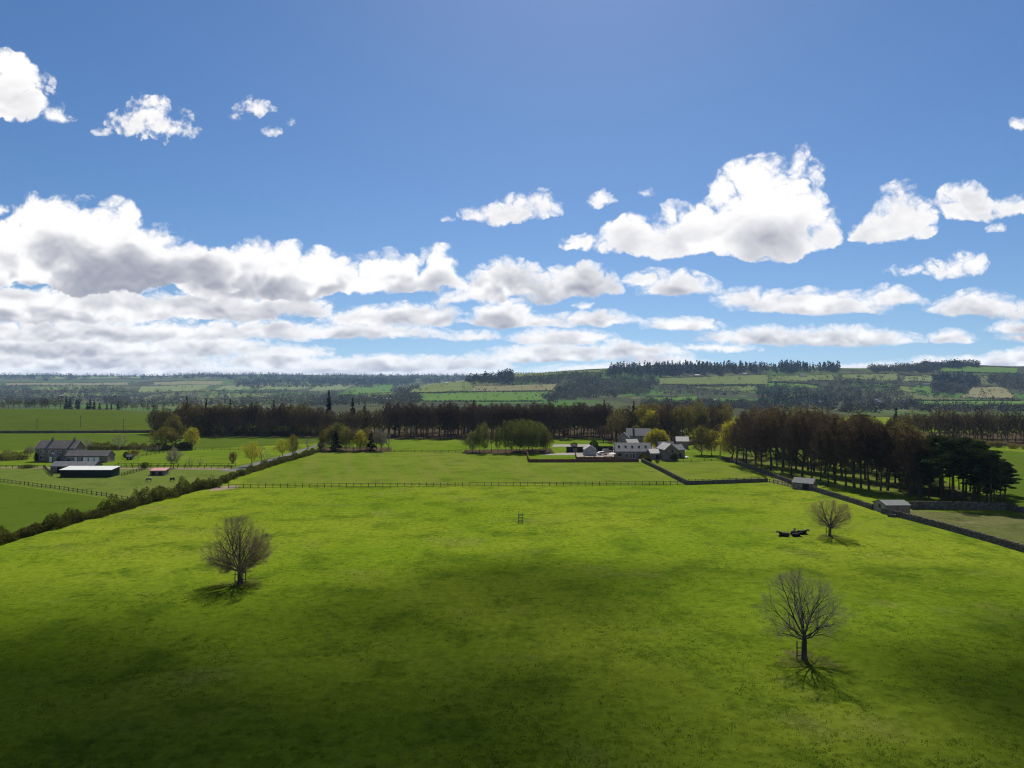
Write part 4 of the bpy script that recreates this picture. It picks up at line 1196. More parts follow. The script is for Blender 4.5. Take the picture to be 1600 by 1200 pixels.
M['brickwork'] = stone_mat('red_brickwork', (0.13, 0.062, 0.042), (0.19, 0.092, 0.062), (0.22, 0.13, 0.09), 5.0)

def wall(name, label, pts, h, w, m, seed, cope=.35):
    rg = np.random.default_rng(seed)
    P = [g(a, b) for a, b in pts]
    t = thing(name, label, 'wall', P[0])
    st = []
    for A, B in zip(P[:-1], P[1:]):
        n = max(1, int((B - A).length / .9))
        st += [(A + (B - A) * (i / n), (B - A).normalized()) for i in range(n)]
    st.append((P[-1], (P[-1] - P[-2]).normalized()))
    V = []; Q = []
    for i, (p, d) in enumerate(st):
        nrm = Vector((-d.y, d.x, 0)); q = p - P[0]
        hh = h * (1 + rg.normal(0, .05)); j = [rg.normal(0, .025) for _ in range(4)]
        V += [q + nrm * (-w * .62 + j[0]) + Vector((0, 0, -.15)), q + nrm * (-w * .42 + j[1]) + Vector((0, 0, hh)),
              q + nrm * (w * .42 + j[2]) + Vector((0, 0, hh)), q + nrm * (w * .62 + j[3]) + Vector((0, 0, -.15))]
        if i:
            a, b = 4 * (i - 1), 4 * i
            Q += [(a, b, b + 1, a + 1), (a + 1, b + 1, b + 2, a + 2), (a + 2, b + 2, b + 3, a + 3)]
    Q += [(0, 1, 2, 3), tuple(4 * (len(st) - 1) + k for k in (3, 2, 1, 0))]
    obj('wall_body', mesh_py('wall_body', V, Q, [m]), t)
    C = MB()
    for A, B in zip(P[:-1], P[1:]):
        L = (B - A).length; d = (B - A).normalized(); nrm = Vector((-d.y, d.x, 0)); s = 0.0
        while s < L:
            k = cope * rg.uniform(.6, 1.3); e = min(s + k, L); hh = h * .97; th = rg.uniform(.12, .26); ww = w * rg.uniform(.40, .55)
            a, b = A + d * (s + .01) - P[0], A + d * (e - .02) - P[0]
            lo = [a - nrm * ww, b - nrm * ww, b + nrm * ww, a + nrm * ww]
            vs_ = [v + Vector((0, 0, hh - .05)) for v in lo] + [v * 1.0 + Vector((0, 0, hh + th)) for v in [a - nrm * ww * .7, b - nrm * ww * .7, b + nrm * ww * .7, a + nrm * ww * .7]]
            C.add(vs_, [(4, 5, 6, 7), (0, 1, 5, 4), (1, 2, 6, 5), (2, 3, 7, 6), (3, 0, 4, 7)])
            s = e
    tag(C.build('coping', m, t), kind='stuff')
    return t
wall('dry_stone_wall', 'long dry stone wall running down the right side of the pasture', [(1128, 717.5), (1160, 728), (1200, 742), (1238, 757)], 1.15, .5, M['drystone'], 1)
wall('dry_stone_wall', 'dry stone wall between the two sheds at the wood edge', [(1254, 762), (1300, 776), (1345, 790), (1363, 796.5)], 1.15, .5, M['drystone'], 2)
wall('dry_stone_wall', 'dry stone wall in front of the rough field at lower right', [(1378, 802), (1420, 812), (1480, 828), (1540, 845), (1600, 863), (1780, 917)], 1.15, .5, M['drystone'], 3)
wall('dry_stone_wall', 'tall dark stone wall below the black pines', [(1421, 795), (1500, 796), (1572, 797)], 1.7, .6, M['drystone'], 4)
wall('dry_stone_wall', 'low stone wall bending away right of the pines', [(1573, 796), (1600, 802), (1760, 822)], 1.2, .6, M['drystone'], 5)
wall('dry_stone_wall', 'dark diagonal stone wall from the farm hedge to the long fence', [(1003, 722), (1030, 735), (1073, 757.5)], 1.25, .55, M['drystone'], 6)
wall('dry_stone_wall', 'low stone wall along the bottom of the small paddock', [(1074, 757.3), (1140, 755), (1199, 752.8)], .95, .55, M['drystone'], 7)
wall('brick_garden_wall', 'low red brick wall along the front of the farm garden', [(826, 722.3), (900, 722.2), (998, 721.8)], 1.05, .4, M['brickwork'], 8, .6)
wall('brick_garden_wall', 'red brick wall running back at the left end of the lawn', [(823.5, 708.5), (825.7, 722)], 1.5, .4, M['brickwork'], 9, .6)
wall('brick_garden_wall', 'inner red brick terrace wall in front of the white gable', [(899, 711), (901, 718.5), (966, 718.8)], 1.0, .4, M['brickwork'], 10, .6)
wall('dry_stone_wall', 'thin field wall crossing the slope behind the stone house', [(-200, 677), (0, 677.2), (120, 677), (236, 676.4)], 1.5, .9, M['drystone'], 12, .9)

# ------------------------------------------------------------------ buildings
M['stone_house'] = stone_mat('house_stone', (0.19, 0.155, 0.12), (0.27, 0.225, 0.175), (0.31, 0.265, 0.205), 2.2)
M['stone_pale'] = stone_mat('pale_house_stone', (0.20, 0.175, 0.145), (0.28, 0.25, 0.21), (0.32, 0.29, 0.25), 2.2)
M['render_wall'] = solid('lime_render', (0.32, 0.29, 0.24), (0.40, 0.36, 0.30), 0.8, 0.9)
M['white_wall'] = solid('white_render', (0.30, 0.285, 0.26), (0.38, 0.36, 0.335), 0.6, 0.85)
M['white_paint'] = solid('white_paint', (0.72, 0.72, 0.70), (0.80, 0.80, 0.78), 1.0, 0.5, 0.3)
M['glass'] = solid('window_glass', (0.012, 0.014, 0.018), (0.03, 0.034, 0.04), 1.0, 0.08, 0.5)
M['dark_clad'] = solid('dark_green_cladding', (0.008, 0.016, 0.014), (0.016, 0.028, 0.024), 3.0, 0.7, 0.2, stretch=(1, .1, .1))
M['black_wood'] = solid('tarred_boards', (0.012, 0.010, 0.009), (0.026, 0.022, 0.019), 3.0, 0.8, 0.2)
M['tin_pale'] = solid('pale_sheet_roof', (0.10, 0.105, 0.105), (0.155, 0.16, 0.155), 1.2, 0.85, 0.05, stretch=(6, .3, .3))
M['tin_white'] = solid('white_sheet_roof', (0.36, 0.37, 0.35), (0.46, 0.47, 0.44), 1.2, 0.85, 0.05, stretch=(6, .3, .3))
M['tin_red'] = solid('red_sheet_roof', (0.25, 0.10, 0.085), (0.34, 0.15, 0.13), 1.2, 0.6, 0.3, stretch=(6, .3, .3))
M['shed_board'] = solid('shed_boards', (0.16, 0.125, 0.095), (0.23, 0.185, 0.145), 2.0, 0.9, stretch=(4, 4, .3))
M['shed_block'] = solid('shed_blockwork', (0.20, 0.18, 0.155), (0.28, 0.255, 0.22), 1.2, 0.9)
def slate(name, a, b):
    m, T = new_mat(name)
    tc = T.n('ShaderNodeTexCoord')
    br = T.n('ShaderNodeTexBrick'); T.put(br.inputs['Vector'], T.v('MULTIPLY', tc.outputs['Object'], (1, 1, 1)))
    T.put(br.inputs['Color1'], a); T.put(br.inputs['Color2'], b); T.put(br.inputs['Mortar'], tuple(x * .45 for x in a))
    br.inputs['Scale'].default_value = 2.6; br.inputs['Mortar Size'].default_value = .03
    n = T.noise(tc.outputs['Object'], .9, 4, .6)
    c = T.mix(T.m('MULTIPLY', T.ss(n, .45, .7), .5), br.outputs['Color'], tuple(x * 1.35 for x in b))
    bs = T.n('ShaderNodeBsdfPrincipled'); T.put(bs.inputs['Base Color'], c); bs.inputs['Roughness'].default_value = .62; bs.inputs['Specular IOR Level'].default_value = .3
    finish(T, bs.outputs[0])
    return m
M['slate'] = slate('grey_slate', (0.10, 0.10, 0.105), (0.145, 0.145, 0.15))
M['slate_brown'] = slate('brown_slate', (0.095, 0.085, 0.078), (0.135, 0.12, 0.11))
M['slate_dark'] = slate('dark_slate', (0.035, 0.04, 0.055), (0.055, 0.062, 0.08))
M['slate_pale'] = slate('pale_slate', (0.16, 0.155, 0.148), (0.22, 0.212, 0.20))

def window(t, L, Wd, face, u, z, w, h, bars=1, m='white_paint', slope=None):
    f = MB(); b = .08; dp = .05
    f.box(-w / 2, w / 2, -dp, .0, 0, b); f.box(-w / 2, w / 2, -dp, .0, h - b, h)
    f.box(-w / 2, -w / 2 + b, -dp, .0, b, h - b); f.box(w / 2 - b, w / 2, -dp, .0, b, h - b)
    for i in range(bars):
        x = -w / 2 + w * (i + 1) / (bars + 1); f.box(x - .03, x + .03, -dp + .005, .0, b, h - b)
    o = f.build('window', M[m], t)
    p = MB().box(-w / 2 + b, w / 2 - b, -.022, -.004, b, h - b).build('pane', M['glass'], o)
    if face == 'front': o.location = (u, -.004, z)
    elif face == 'right': o.location = (L + .004, u, z); o.rotation_euler = (0, 0, R(90))
    elif face == 'left': o.location = (-.004, u, z); o.rotation_euler = (0, 0, R(-90))
    elif face == 'roof':
        y, zz, ang = slope; o.location = (u, y, zz); o.rotation_euler = (ang, 0, 0)
    return o

def slab_door(t, u, w, h, m, face='front', L=0, name='door', z=0.0):
    o = MB().box(-w / 2, w / 2, -.07, .0, 0, h).build(name, M[m], t)
    k = MB()
    for i in range(1, 4): k.box(-w / 2 + .04, w / 2 - .04, -.085, -.0705, h * i / 4 - .012, h * i / 4 + .012)
    k.build('door_rib', M[m], o)
    if face == 'front': o.location = (u, -.004, z)
    else: o.location = (L + .004, u, z); o.rotation_euler = (0, 0, R(90))
    return o

def gable(name, label, loc, L, Wd, eave, ridge, rz=0.0, wm='stone_house', rm='slate', cat='house', over=.3, chimneys=(), group=None, trim=None):
    """gabled building; front-left corner at loc, ridge along its length"""
    t = thing(name, label, cat, loc, rz, group)
    MB().prism([(0, -.2), (0, eave), (Wd / 2, ridge), (Wd, eave), (Wd, -.2)], 'x', 0, L).build('wall', M[wm], t)
    s = (ridge - eave) / (Wd / 2); th = .16; e0 = .012
    r = MB()
    r.prism([(-over, eave - over * s + e0), (Wd / 2, ridge + e0), (Wd + over, eave - over * s + e0), (Wd + over, eave - over * s + th), (Wd / 2, ridge + th + .03), (-over, eave - over * s + th)], 'x', -over, L + over)
    ro = r.build('roof', M[rm], t)
    if trim:
        for x in (-over - .05, L + over - .03):
            MB().prism([(-over, eave - over * s - .03), (Wd / 2, ridge - .03), (Wd + over, eave - over * s - .03), (Wd + over, eave - over * s + th + .04), (Wd / 2, ridge + th + .08), (-over, eave - over * s + th + .04)], 'x', x, x + .08).build('bargeboard', M[trim], ro)
    for (x, cw, ch) in chimneys:
        c = MB().box(x - cw / 2, x + cw / 2, Wd / 2 - .4, Wd / 2 + .4, ridge - .5, ridge + ch)
        co = c.build('chimney', M[wm], ro)
        cp = MB()
        for k in (-.18, .18): cp.box(x + k - .1, x + k + .1, Wd / 2 - .1, Wd / 2 + .1, ridge + ch, ridge + ch + .35)
        cp.build('chimney_pot', M['brickwork'], ro)
    return t

def skylight(t, L, Wd, eave, ridge, u, frac, w=.85, h=1.0):
    s = (ridge - eave) / (Wd / 2); ang = math.atan2(1, s)
    y = Wd / 2 * frac; z = eave + s * y + .19
    o = MB().box(-w / 2, w / 2, -.05, 0, 0, h).build('skylight', M['black_wood'], t)
    MB().box(-w / 2 + .08, w / 2 - .08, -.062, -.0505, .08, h - .08).build('pane', M['glass'], o)
    o.location = (u, y, z); o.rotation_euler = (-(math.pi / 2 - math.atan(s)), 0, 0)

def monopitch(name, label, loc, L, Wd, hf, hb, rz, wm, rm, cat='shed', over=.25):
    t = thing(name, label, cat, loc, rz)
    MB().prism([(0, -.2), (0, hf), (Wd, hb), (Wd, -.2)], 'x', 0, L).build('wall', M[wm], t)
    s = (hb - hf) / Wd
    MB().prism([(-over, hf - over * s + .012), (Wd + over, hb + over * s + .012), (Wd + over, hb + over * s + .12), (-over, hf - over * s + .12)], 'x', -over, L + over).build('roof', M[rm], t)
    return t

# --- left farm
hl = g(55, 721)
t = gable('stone_farmhouse', 'long two-storey stone farmhouse with two chimneys and white porch', hl, 15.1, 7.0, 5.1, 7.7, 0, 'stone_house', 'slate_brown', chimneys=[(4.6, .9, 1.0), (13.2, .9, 1.0)], trim='white_wall')
for u, z, w, h, b in [(2.6, 3.3, 1.5, 1.1, 2), (5.6, 3.4, .9, .9, 1), (7.9, 3.4, .9, .9, 1), (9.6, 3.4, .9, .9, 1), (12.8, 3.3, 1.5, 1.0, 2), (2.8, .85, 2.1, 1.35, 3), (12.3, .9, 1.4, 1.1, 2)]:
    window(t, 15.1, 7.0, 'front', u, z, w, h, b)
for u, z in [(2.0, 3.3), (5.0, 3.1)]: window(t, 15.1, 7.0, 'right', u, z, 1.0, 1.1, 1)
pr = MB(); pr.prism([(6.2, -.1), (9.6, -.1), (9.6, 2.15), (7.9, 3.35), (6.2, 2.15)], 'y', -1.9, -.01); po = pr.build('porch', M['stone_house'], t)
MB().prism([(5.95, 2.0), (7.9, 3.37), (9.85, 2.0), (9.85, 2.16), (7.9, 3.55), (5.95, 2.16)], 'y', -2.15, -.015).build('porch_roof', M['white_wall'], po)
d_ = slab_door(t, 7.2, .95, 2.0, 'white_paint'); d_.location.y = -1.91
w_ = window(t, 15.1, 7, 'front', 8.7, .9, .9, .9, 1); w_.location.y = -1.91
gl = Vector((g(105, 722).x, g(105, 722.6).y, 0))
t = gable('garage_block', 'low stone garage block with three white doors', gl, 16.2, 5.2, 2.45, 4.25, 0, 'stone_house', 'slate_brown', 'garage', over=.2)
for u in (7.8, 10.0, 12.2): slab_door(t, u, 1.75, 1.95, 'white_paint', name='garage_door')
slab_door(t, 4.1, .8, 1.95, 'white_paint'); window(t, 16.2, 5.2, 'front', 1.3, 1.1, .8, .8, 0); window(t, 16.2, 5.2, 'front', 2.7, 1.0, .9, .9, 1); window(t, 16.2, 5.2, 'front', 5.6, 1.0, .9, .9, 1)
st_ = g(112, 732.5)
t = gable('farm_store', 'low grey-roofed store tucked behind the dark barn', Vector((st_.x, 239.5, 0)), 14.6, 5.0, 2.2, 3.5, 0, 'stone_house', 'slate', 'shed', over=.2)
slab_door(t, 3, 1.6, 1.9, 'dark_clad'); slab_door(t, 9, 1.6, 1.9, 'dark_clad'); window(t, 14.6, 5, 'right', 2.5, .9, .9, .9, 1)
bl = g(94, 745.6)
t = monopitch('green_barn', 'long dark green open barn with pale flat roof', bl, 16.4, 5.0, 2.3, 2.9, 0, 'dark_clad', 'tin_white', 'barn')
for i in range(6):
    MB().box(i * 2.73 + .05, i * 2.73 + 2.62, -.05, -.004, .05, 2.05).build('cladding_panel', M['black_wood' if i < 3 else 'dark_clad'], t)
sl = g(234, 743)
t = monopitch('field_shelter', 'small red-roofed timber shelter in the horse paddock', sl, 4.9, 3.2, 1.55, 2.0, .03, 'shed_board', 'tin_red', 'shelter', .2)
for u in (1.2, 3.4): MB().box(u - .6, u + .6, -.04, -.004, .15, 1.25).build('opening_shade_panel', M['black_wood'], t)  # flat black panels paint the shade inside the open bays
t = gable('garden_shed', 'tiny dark hut on the lawn beside clipped bush', g(197.5, 719), 1.9, 1.6, 1.3, 1.9, .2, 'black_wood', 'slate', 'shed', .12)
MB().box(.6, 1.3, -.04, -.004, 0, 1.2).build('door', M['shed_board'], t)
t = thing('loading_ramp', 'white board propped against the garage doors', 'board', g(161, 722.4), -.5)
MB().prism([(0, 0), (.12, 0), (1.9, 1.35), (1.78, 1.38)], 'x', 0, 1.0).build('board', M['white_paint'], t).rotation_euler = (0, 0, R(90))

def car(label, loc, rz, m):
    t = thing('parked_car', label, 'car', loc, rz)
    b = MB(); b.prism([(-2.1, .32), (2.1, .32), (2.15, .75), (1.25, .95), (.75, 1.42), (-1.35, 1.45), (-2.05, .95)], 'y', -.85, .85); b.build('body', m, t)
    for sx in (-1.3, 1.3):
        for sy in (-.83, .83):
            w = MB(); w.prism([(sx + .33 * math.cos(a * .5236), .33 + .33 * math.sin(a * .5236)) for a in range(12)], 'y', sy - .1, sy + .1); w.build('wheel', M['black_wood'], t)
    for y0 in (-.862, .852):
        MB().prism([(-1.25, .98), (1.05, .98), (.68, 1.36), (-1.2, 1.38)], 'y', y0, y0 + .01).build('window', M['glass'], t)
    return t
M['car_black'] = solid('black_car_paint', (0.012, 0.012, 0.014), (0.016, 0.016, 0.018), 1, .25, .5)
M['car_white'] = solid('white_car_paint', (0.6, 0.6, 0.6), (0.65, 0.65, 0.65), 1, .3, .5)
M['car_silver'] = solid('silver_car_paint', (0.3, 0.31, 0.32), (0.34, 0.35, 0.36), 1, .3, .5)
car('black car parked by the corner of the garage block', g(102, 723.6), R(100), M['car_black'])
car('white car parked on the gravel beside the white gable', g(941, 711.0), R(15), M['car_white'])
car('silver car parked in the farm yard near the long house', g(948, 706.5), R(5), M['car_silver'])

# --- central farm
hc = g(962, 716.2)
t = gable('long_farm_cottage', 'long pale cottage with slate roof and five skylights', hc, 14.2, 7.2, 2.85, 5.9, R(-2), 'stone_pale', 'slate', 'house', .25)
for i in range(5): skylight(t, 14.2, 7.2, 2.85, 5.9, 1.5 + i * 2.7, .42)
window(t, 14.2, 7.2, 'front', 1.6, 1.0, 1.5, 1.1, 2, 'black_wood'); window(t, 14.2, 7.2, 'front', 4.6, .1, 1.3, 2.0, 1); window(t, 14.2, 7.2, 'front', 7.4, .1, 1.3, 2.0, 1); window(t, 14.2, 7.2, 'front', 10.6, .9, 1.3, 1.1, 1)
window(t, 14.2, 7.2, 'left', 3.6, .9, 1.2, 1.2, 1)
wg = g(932, 711.5)
t = gable('white_gable_outhouse', 'white rendered outhouse with its gable facing the pasture', wg, 7.0, 5.0, 2.4, 3.9, R(90), 'white_wall', 'slate_pale', 'outhouse', .2)
window(t, 7, 5, 'left', 2.5, 1.2, .8, .8, 1)
sb = g(886, 706.6)
t = monopitch('stable_range', 'long low dark stable range behind the lawn', sb, 9.5, 4.0, 2.3, 1.9, 0, 'black_wood', 'slate_dark', 'stable', .5)
for i in range(4): MB().box(.4 + i * 2.3, 2.2 + i * 2.3, -.03, -.004, 0, 1.8).build('stable_door', M['shed_board' if i % 2 else 'black_wood'], t)
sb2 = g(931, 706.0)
t = monopitch('open_shed', 'open-fronted dark shed between white gable and cottage', sb2, 7.6, 4.0, 2.4, 2.0, 0, 'black_wood', 'slate_dark', 'shed', .5)  # front is walled; its black colour stands in for shade in the open bays
for i in range(3): MB().box(.5 + i * 2.5, .7 + i * 2.5, -.3, -.1, -.1, 2.3).build('post', M['post'], t)
rb = g(1016.5, 718.5)
t = gable('barn_wing', 'low barn wing with pale roof right of the cottage', rb, 5.6, 5.0, 2.5, 3.9, R(8), 'stone_house', 'slate_pale', 'barn', .15)
MB().box(2.2, 3.4, -.05, -.004, 0, 1.9).build('door', M['black_wood'], t)
rb2 = g(1039, 719.6)
t = gable('stone_barn', 'tall stone barn with dark and pale roof slopes', rb2 + Vector((5.0, 0, 0)), 9.0, 5.4, 4.2, 6.4, R(98), 'stone_house', 'slate_pale', 'barn', .15)
window(t, 9, 5.4, 'left', 2.2, 3.2, .7, .9, 1, 'black_wood'); MB().box(3.5, 4.7, -.05, -.004, 0, 2.2).build('door', M['black_wood'], t)
t = gable('cross_barn', 'dark slate cross barn joining the tall stone barn', Vector((g(1027, 712).x, 292.0, 0)), 6.6, 6.0, 3.4, 5.9, R(4), 'stone_house', 'slate_dark', 'barn', .15)
window(t, 6.6, 6, 'front', 2.5, 1.0, .8, 1.0, 1)
t = gable('barn_lean_to', 'brown stone end range on the right of the barns', g(1049, 716.5), 6.4, 5.0, 3.3, 5.2, R(20), 'stone_house', 'slate', 'barn', .15)
window(t, 6.4, 5, 'front', 2, 1, .8, .9, 1); MB().box(3.6, 4.6, -.05, -.004, 0, 2.0).build('door', M['black_wood'], t)
t = gable('rear_farmhouse', 'rear farmhouse with dark blue slate roof and chimney', g(979, 694), 11.5, 7.5, 4.4, 7.6, R(-12), 'stone_pale', 'slate_dark', 'house', .3, [(3.2, .9, 1.1)], trim='white_wall')
for u in (1.8, 5.2, 8.8): window(t, 11.5, 7.5, 'front', u, 2.7, 1.0, 1.2, 1)
t = gable('rear_house_gable', 'projecting gable of the rear house with pale verges', g(983, 695.5), 4.6, 5.2, 3.6, 5.9, R(78), 'stone_pale', 'slate_dark', 'house', .3, trim='white_wall')
window(t, 4.6, 5.2, 'left', 2.6, 2.2, 1.0, 1.2, 1)
t = gable('yard_cottage', 'small cottage with pale roof in the farm yard', g(981, 700), 5.6, 4.6, 2.3, 3.8, R(15), 'stone_house', 'slate_pale', 'house', .2)
window(t, 5.6, 4.6, 'front', 1.6, .9, .9, 1.0, 1); slab_door(t, 3.6, .9, 1.9, 'black_wood')
t = gable('hipped_coach_house', 'pale grey coach house among trees right of willow', g(1057, 701.5), 5.4, 5.5, 3.6, 5.4, R(-10), 'stone_pale', 'slate_pale', 'house', .3)
window(t, 5.4, 5.5, 'front', 1.5, 1.2, 1.0, 1.2, 1); window(t, 5.4, 5.5, 'front', 3.8, 1.2, 1.0, 1.2, 1)
t = gable('hidden_villa', 'pale villa roof half hidden in the wood behind', g(1052, 688), 5.6, 5.0, 4.6, 6.6, R(6), 'render_wall', 'slate_pale', 'house', .3, [(1.5, .7, .9)])
window(t, 5.6, 5, 'front', 1.6, 2.8, 1.0, 1.2, 1); window(t, 5.6, 5, 'front', 4.0, 2.8, 1.0, 1.2, 1)
# --- garden things
M['parasol'] = solid('cream_canvas', (0.5, 0.45, 0.38), (0.58, 0.53, 0.45), 1.0, .9)
def parasol(label, px, py, m):
    t = thing('garden_parasol', label, 'parasol', g(px, py), 0, 'garden parasols')
    MB().box(-.03, .03, -.03, .03, 0, 2.2).build('pole', M['post'], t)
    c = MB(); k = 8
    c.add([(0, 0, 2.5)] + [(1.5 * math.cos(i * .7854), 1.5 * math.sin(i * .7854), 1.95) for i in range(k)] + [(0, 0, 2.44)], [(0, i + 1, (i + 1) % k + 1) for i in range(k)] + [(k + 1, (i + 1) % k + 1, i + 1) for i in range(k)])
    c.build('canopy', m, t)
parasol('cream parasol beside the end of the long cottage', 957, 716.5, M['parasol'])
parasol('dark red parasol on the terrace left of the cream one', 948, 716.2, solid('red_canvas', (.10, .03, .025), (.13, .045, .035), 1, .9))
t = thing('garden_bench', 'pale bench and table on the grass right of the barn', 'bench', g(1071, 716), .3)
MB().box(-1.2, 1.2, -.4, .4, .68, .74).build('table_top', M['white_paint'], t)
for x in (-.9, .9): MB().box(x - .05, x + .05, -.3, .3, 0, .675).build('leg', M['post'], t)
for y in (-.75, .75): MB().box(-1.2, 1.2, y - .15, y + .15, .38, .44).build('seat', M['white_paint'], t)
t = thing('water_trough', 'dark stone trough against the wall by the second shed', 'trough', g(1393, 807.5), -.6)
MB().box(-.8, .8, -.35, .35, 0, .55).build('basin', M['drystone'], t); MB().box(-.68, .68, -.25, .25, .552, .556).build('water', M['glass'], t)
# --- sheds by the right-hand wood
s1 = g(1240, 763.5)
t = gable('wall_shed', 'small grey-roofed shed with dark doorway beside the sheep pen', s1 + Vector((-.4, 0, 0)), 5.6, 4.8, 1.8, 2.9, R(-38), 'stone_house', 'tin_pale', 'shed', .2)
MB().box(2.8, 4.6, -.04, -.004, 0, 1.7).build('door', M['black_wood'], t); MB().box(-.04, -.004, 1.2, 2.4, .6, 1.5).build('hatch', M['black_wood'], t)
s2 = g(1385, 803)
t = gable('field_barn', 'small pale-roofed field barn at the corner of three walls', s2, 5.6, 5.6, 1.9, 2.6, R(2), 'shed_block', 'tin_pale', 'barn', .2)
MB().box(2.6, 2.75, -.05, -.004, 0, 1.85).build('post', M['post'], t); MB().box(.1, 2.55, -.03, -.004, .1, 1.8).build('door', M['shed_board'], t); MB().box(2.8, 5.5, -.03, -.004, .1, 1.8).build('door', M['shed_board'], t)
window(t, 5.6, 5.6, 'left', 2.8, .9, .9, .9, 1, 'black_wood')

# --- poles across the mound field
for lab, px, Y in [('wooden pole at the left of the mound field', 58, 452), ('wooden pole at the right of the mound field', 193, 450), ('wooden pole in the middle of the mound field', 126, 470)]:
    X = (px - 800) / F * Y
    t = thing('utility_pole', lab, 'pole', (X, Y, gz(X, Y)), .4, 'poles across the mound field')
    MB().prism([(.12 * math.cos(a * 1.0472), .12 * math.sin(a * 1.0472)) for a in range(6)], 'z', -.3, 7.5).build('shaft', M['post'], t)
    MB().box(-.9, .9, -.06, .06, 7.0, 7.15).build('crossarm', M['post'], t)

# --- worn, browner ground under the three trees
M['worn'] = turf('worn_turf', (0.040, 0.052, 0.010), (0.078, 0.098, 0.014), (0.100, 0.115, 0.020), flecks=0.7, dry=(0.115, 0.085, 0.050), dryness=1.0)
for nm, p, r in (('worn_ground', pL, 3.4), ('worn_ground', pN, 3.0), ('worn_ground', pF, 2.6)):
    rg_ = np.random.default_rng(int(r * 10)); k = 90
    V = []
    for i in range(k):
        a = i * 2 * math.pi / k
        rr = r * (.75 + .22 * math.sin(3 * a + r) + .12 * math.sin(7 * a) + rg_.uniform(-.28, .28))
        V.append((p.x + math.cos(a) * rr * 1.25, p.y + math.sin(a) * rr, .012))
    tag(obj(nm, mesh_py(nm, V, [tuple(range(k))], [M['worn']])), kind='structure')

# --- trodden paths from the field barn
def trodden(pts, w, seed):
    rg_ = np.random.default_rng(seed); V = []; P = [g(a, b) for a, b in pts]
    st = []
    for A, B in zip(P[:-1], P[1:]):
        n = max(2, int((B - A).length / .7)); st += [A + (B - A) * (i / n) for i in range(n)]
    st.append(P[-1])
    for i, q in enumerate(st):
        d = (st[min(i + 1, len(st) - 1)] - st[max(i - 1, 0)]).normalized(); nrm = Vector((-d.y, d.x, 0))
        sway = nrm * (.35 * math.sin(i * .21 + seed) + rg_.normal(0, .06))
        ww = w * rg_.uniform(.45, 1.2)
        V += [q + sway - nrm * ww + Vector((0, 0, .016)), q + sway + nrm * ww + Vector((0, 0, .016))]
    Q = [(2 * i, 2 * i + 2, 2 * i + 3, 2 * i + 1) for i in range(len(st) - 1)]
    tag(obj('trodden_path', mesh_py('trodden_path', V, Q, [M['worn']])), kind='structure')
trodden([(1374, 806), (1345, 818), (1305, 835)], .16, 1)
trodden([(1396, 812), (1450, 828), (1520, 850), (1620, 884)], .16, 2)
trodden([(1232, 764), (1260, 772), (1330, 794), (1362, 804)], .22, 3)

# ------------------------------------------------------------------ hedges
hedge('field_hedge', 'long dark bushy hedge running down the left edge of the pasture', [(-260, 926), (-120, 890), (0, 849), (60, 832), (130, 812), (205, 793)], 3.2, 2.6, 560, 'leaf_dark', .15, 301, .85)
hedge('field_hedge', 'taller loose hedge between the paddock and the pasture', [(207, 792), (250, 781), (300, 768), (331, 761)], 3.0, 2.7, 520, 'leaf_dark', .15, 302, .9)
hedge('lane_hedge', 'clipped hedge beside the lane leading to the copse', [(372, 744), (405, 734), (440, 723), (480, 712), (500, 705)], 2.4, 1.8, 420, 'leaf_dark', .13, 303, .7)
hedge('box_hedge', 'square clipped dark hedge at the corner of the cottage garden', [(998, 712), (1013, 722.5)], 2.6, 2.0, 1500, 'leaf_dark', .12, 304, .08)
hedge('field_hedge', 'dark overgrown hedge along the foot of the mound field', [(-300, 676), (0, 676.6), (100, 676.6), (236, 675.6)], 2.2, 1.3, 160, 'leaf_brown', .22, 305, .6)
hedge('wood_edge_hedge', 'low dark hedge along the foot of the left wood', [(236, 679), (360, 680), (500, 680)], 1.6, 1.2, 160, 'leaf_dark', .2, 306, .4)
hedge('garden_hedge', 'dark shrub belt behind the garage block lawn', [(136, 702.5), (180, 702.5), (232, 702.5), (300, 702.8)], 3.4, 2.6, 330, 'leaf_brown', .17, 307, .55)
hedge('garden_hedge', 'loose shrub belt left of the stone farmhouse', [(-80, 720), (0, 719.5), (44, 718)], 3.0, 2.8, 330, 'leaf_brown', .17, 308, .5)
hedge('garden_border', 'planted border along the top of the brick terrace', [(903, 716.4), (930, 716.6), (962, 716.8)], 1.4, .7, 260, 'leaf_olive', .1, 309, .5)

def bush(name, label, kind, px, py, wpx, hpx, group=None, cat='bush'):
    p = g(px, py); k = p.y / F
    plant(name, label, cat, kind, p, wpx * k / 3.0, hpx * k / 2.35, None, group, ('stem', 'foliage'))
for i, (px, py, w, h) in enumerate([(338, 761, 20, 13), (352, 754, 20, 12), (364, 748, 18, 11), (377, 743, 16, 10)]):
    bush('hedge_bush', ['largest round hedge bush above the bare gateway', 'second hedge bush up from the gateway', 'third hedge bush up from the gateway', 'small hedge bush where the lane hedge begins'][i], BUSH_D[i % 3], px, py, w, h, 'bushes along the gap in the hedge')
for i, (px, py, w, h) in enumerate([(1455, 688, 14, 10), (1472, 690, 18, 11), (1490, 691, 22, 11), (1512, 694, 20, 12), (1530, 696, 18, 10), (1548, 698, 16, 9), (1560, 699, 14, 10), (1583, 701, 16, 8), (1604, 703, 16, 8)]):
    bush('field_bush', 'rounded olive bush in the hedge line beyond the pines', BUSH_O[i % 3], px, py, w, h, 'bushes in the hedge line beyond the pines')
bush('topiary_bush', 'clipped round evergreen ball on the house lawn', BUSH_E[0], 196.5, 715.5, 8, 8.5)
bush('garden_bush', 'dark green bush by the lane fence near the barn', BUSH_D[0], 226, 732, 13, 10)
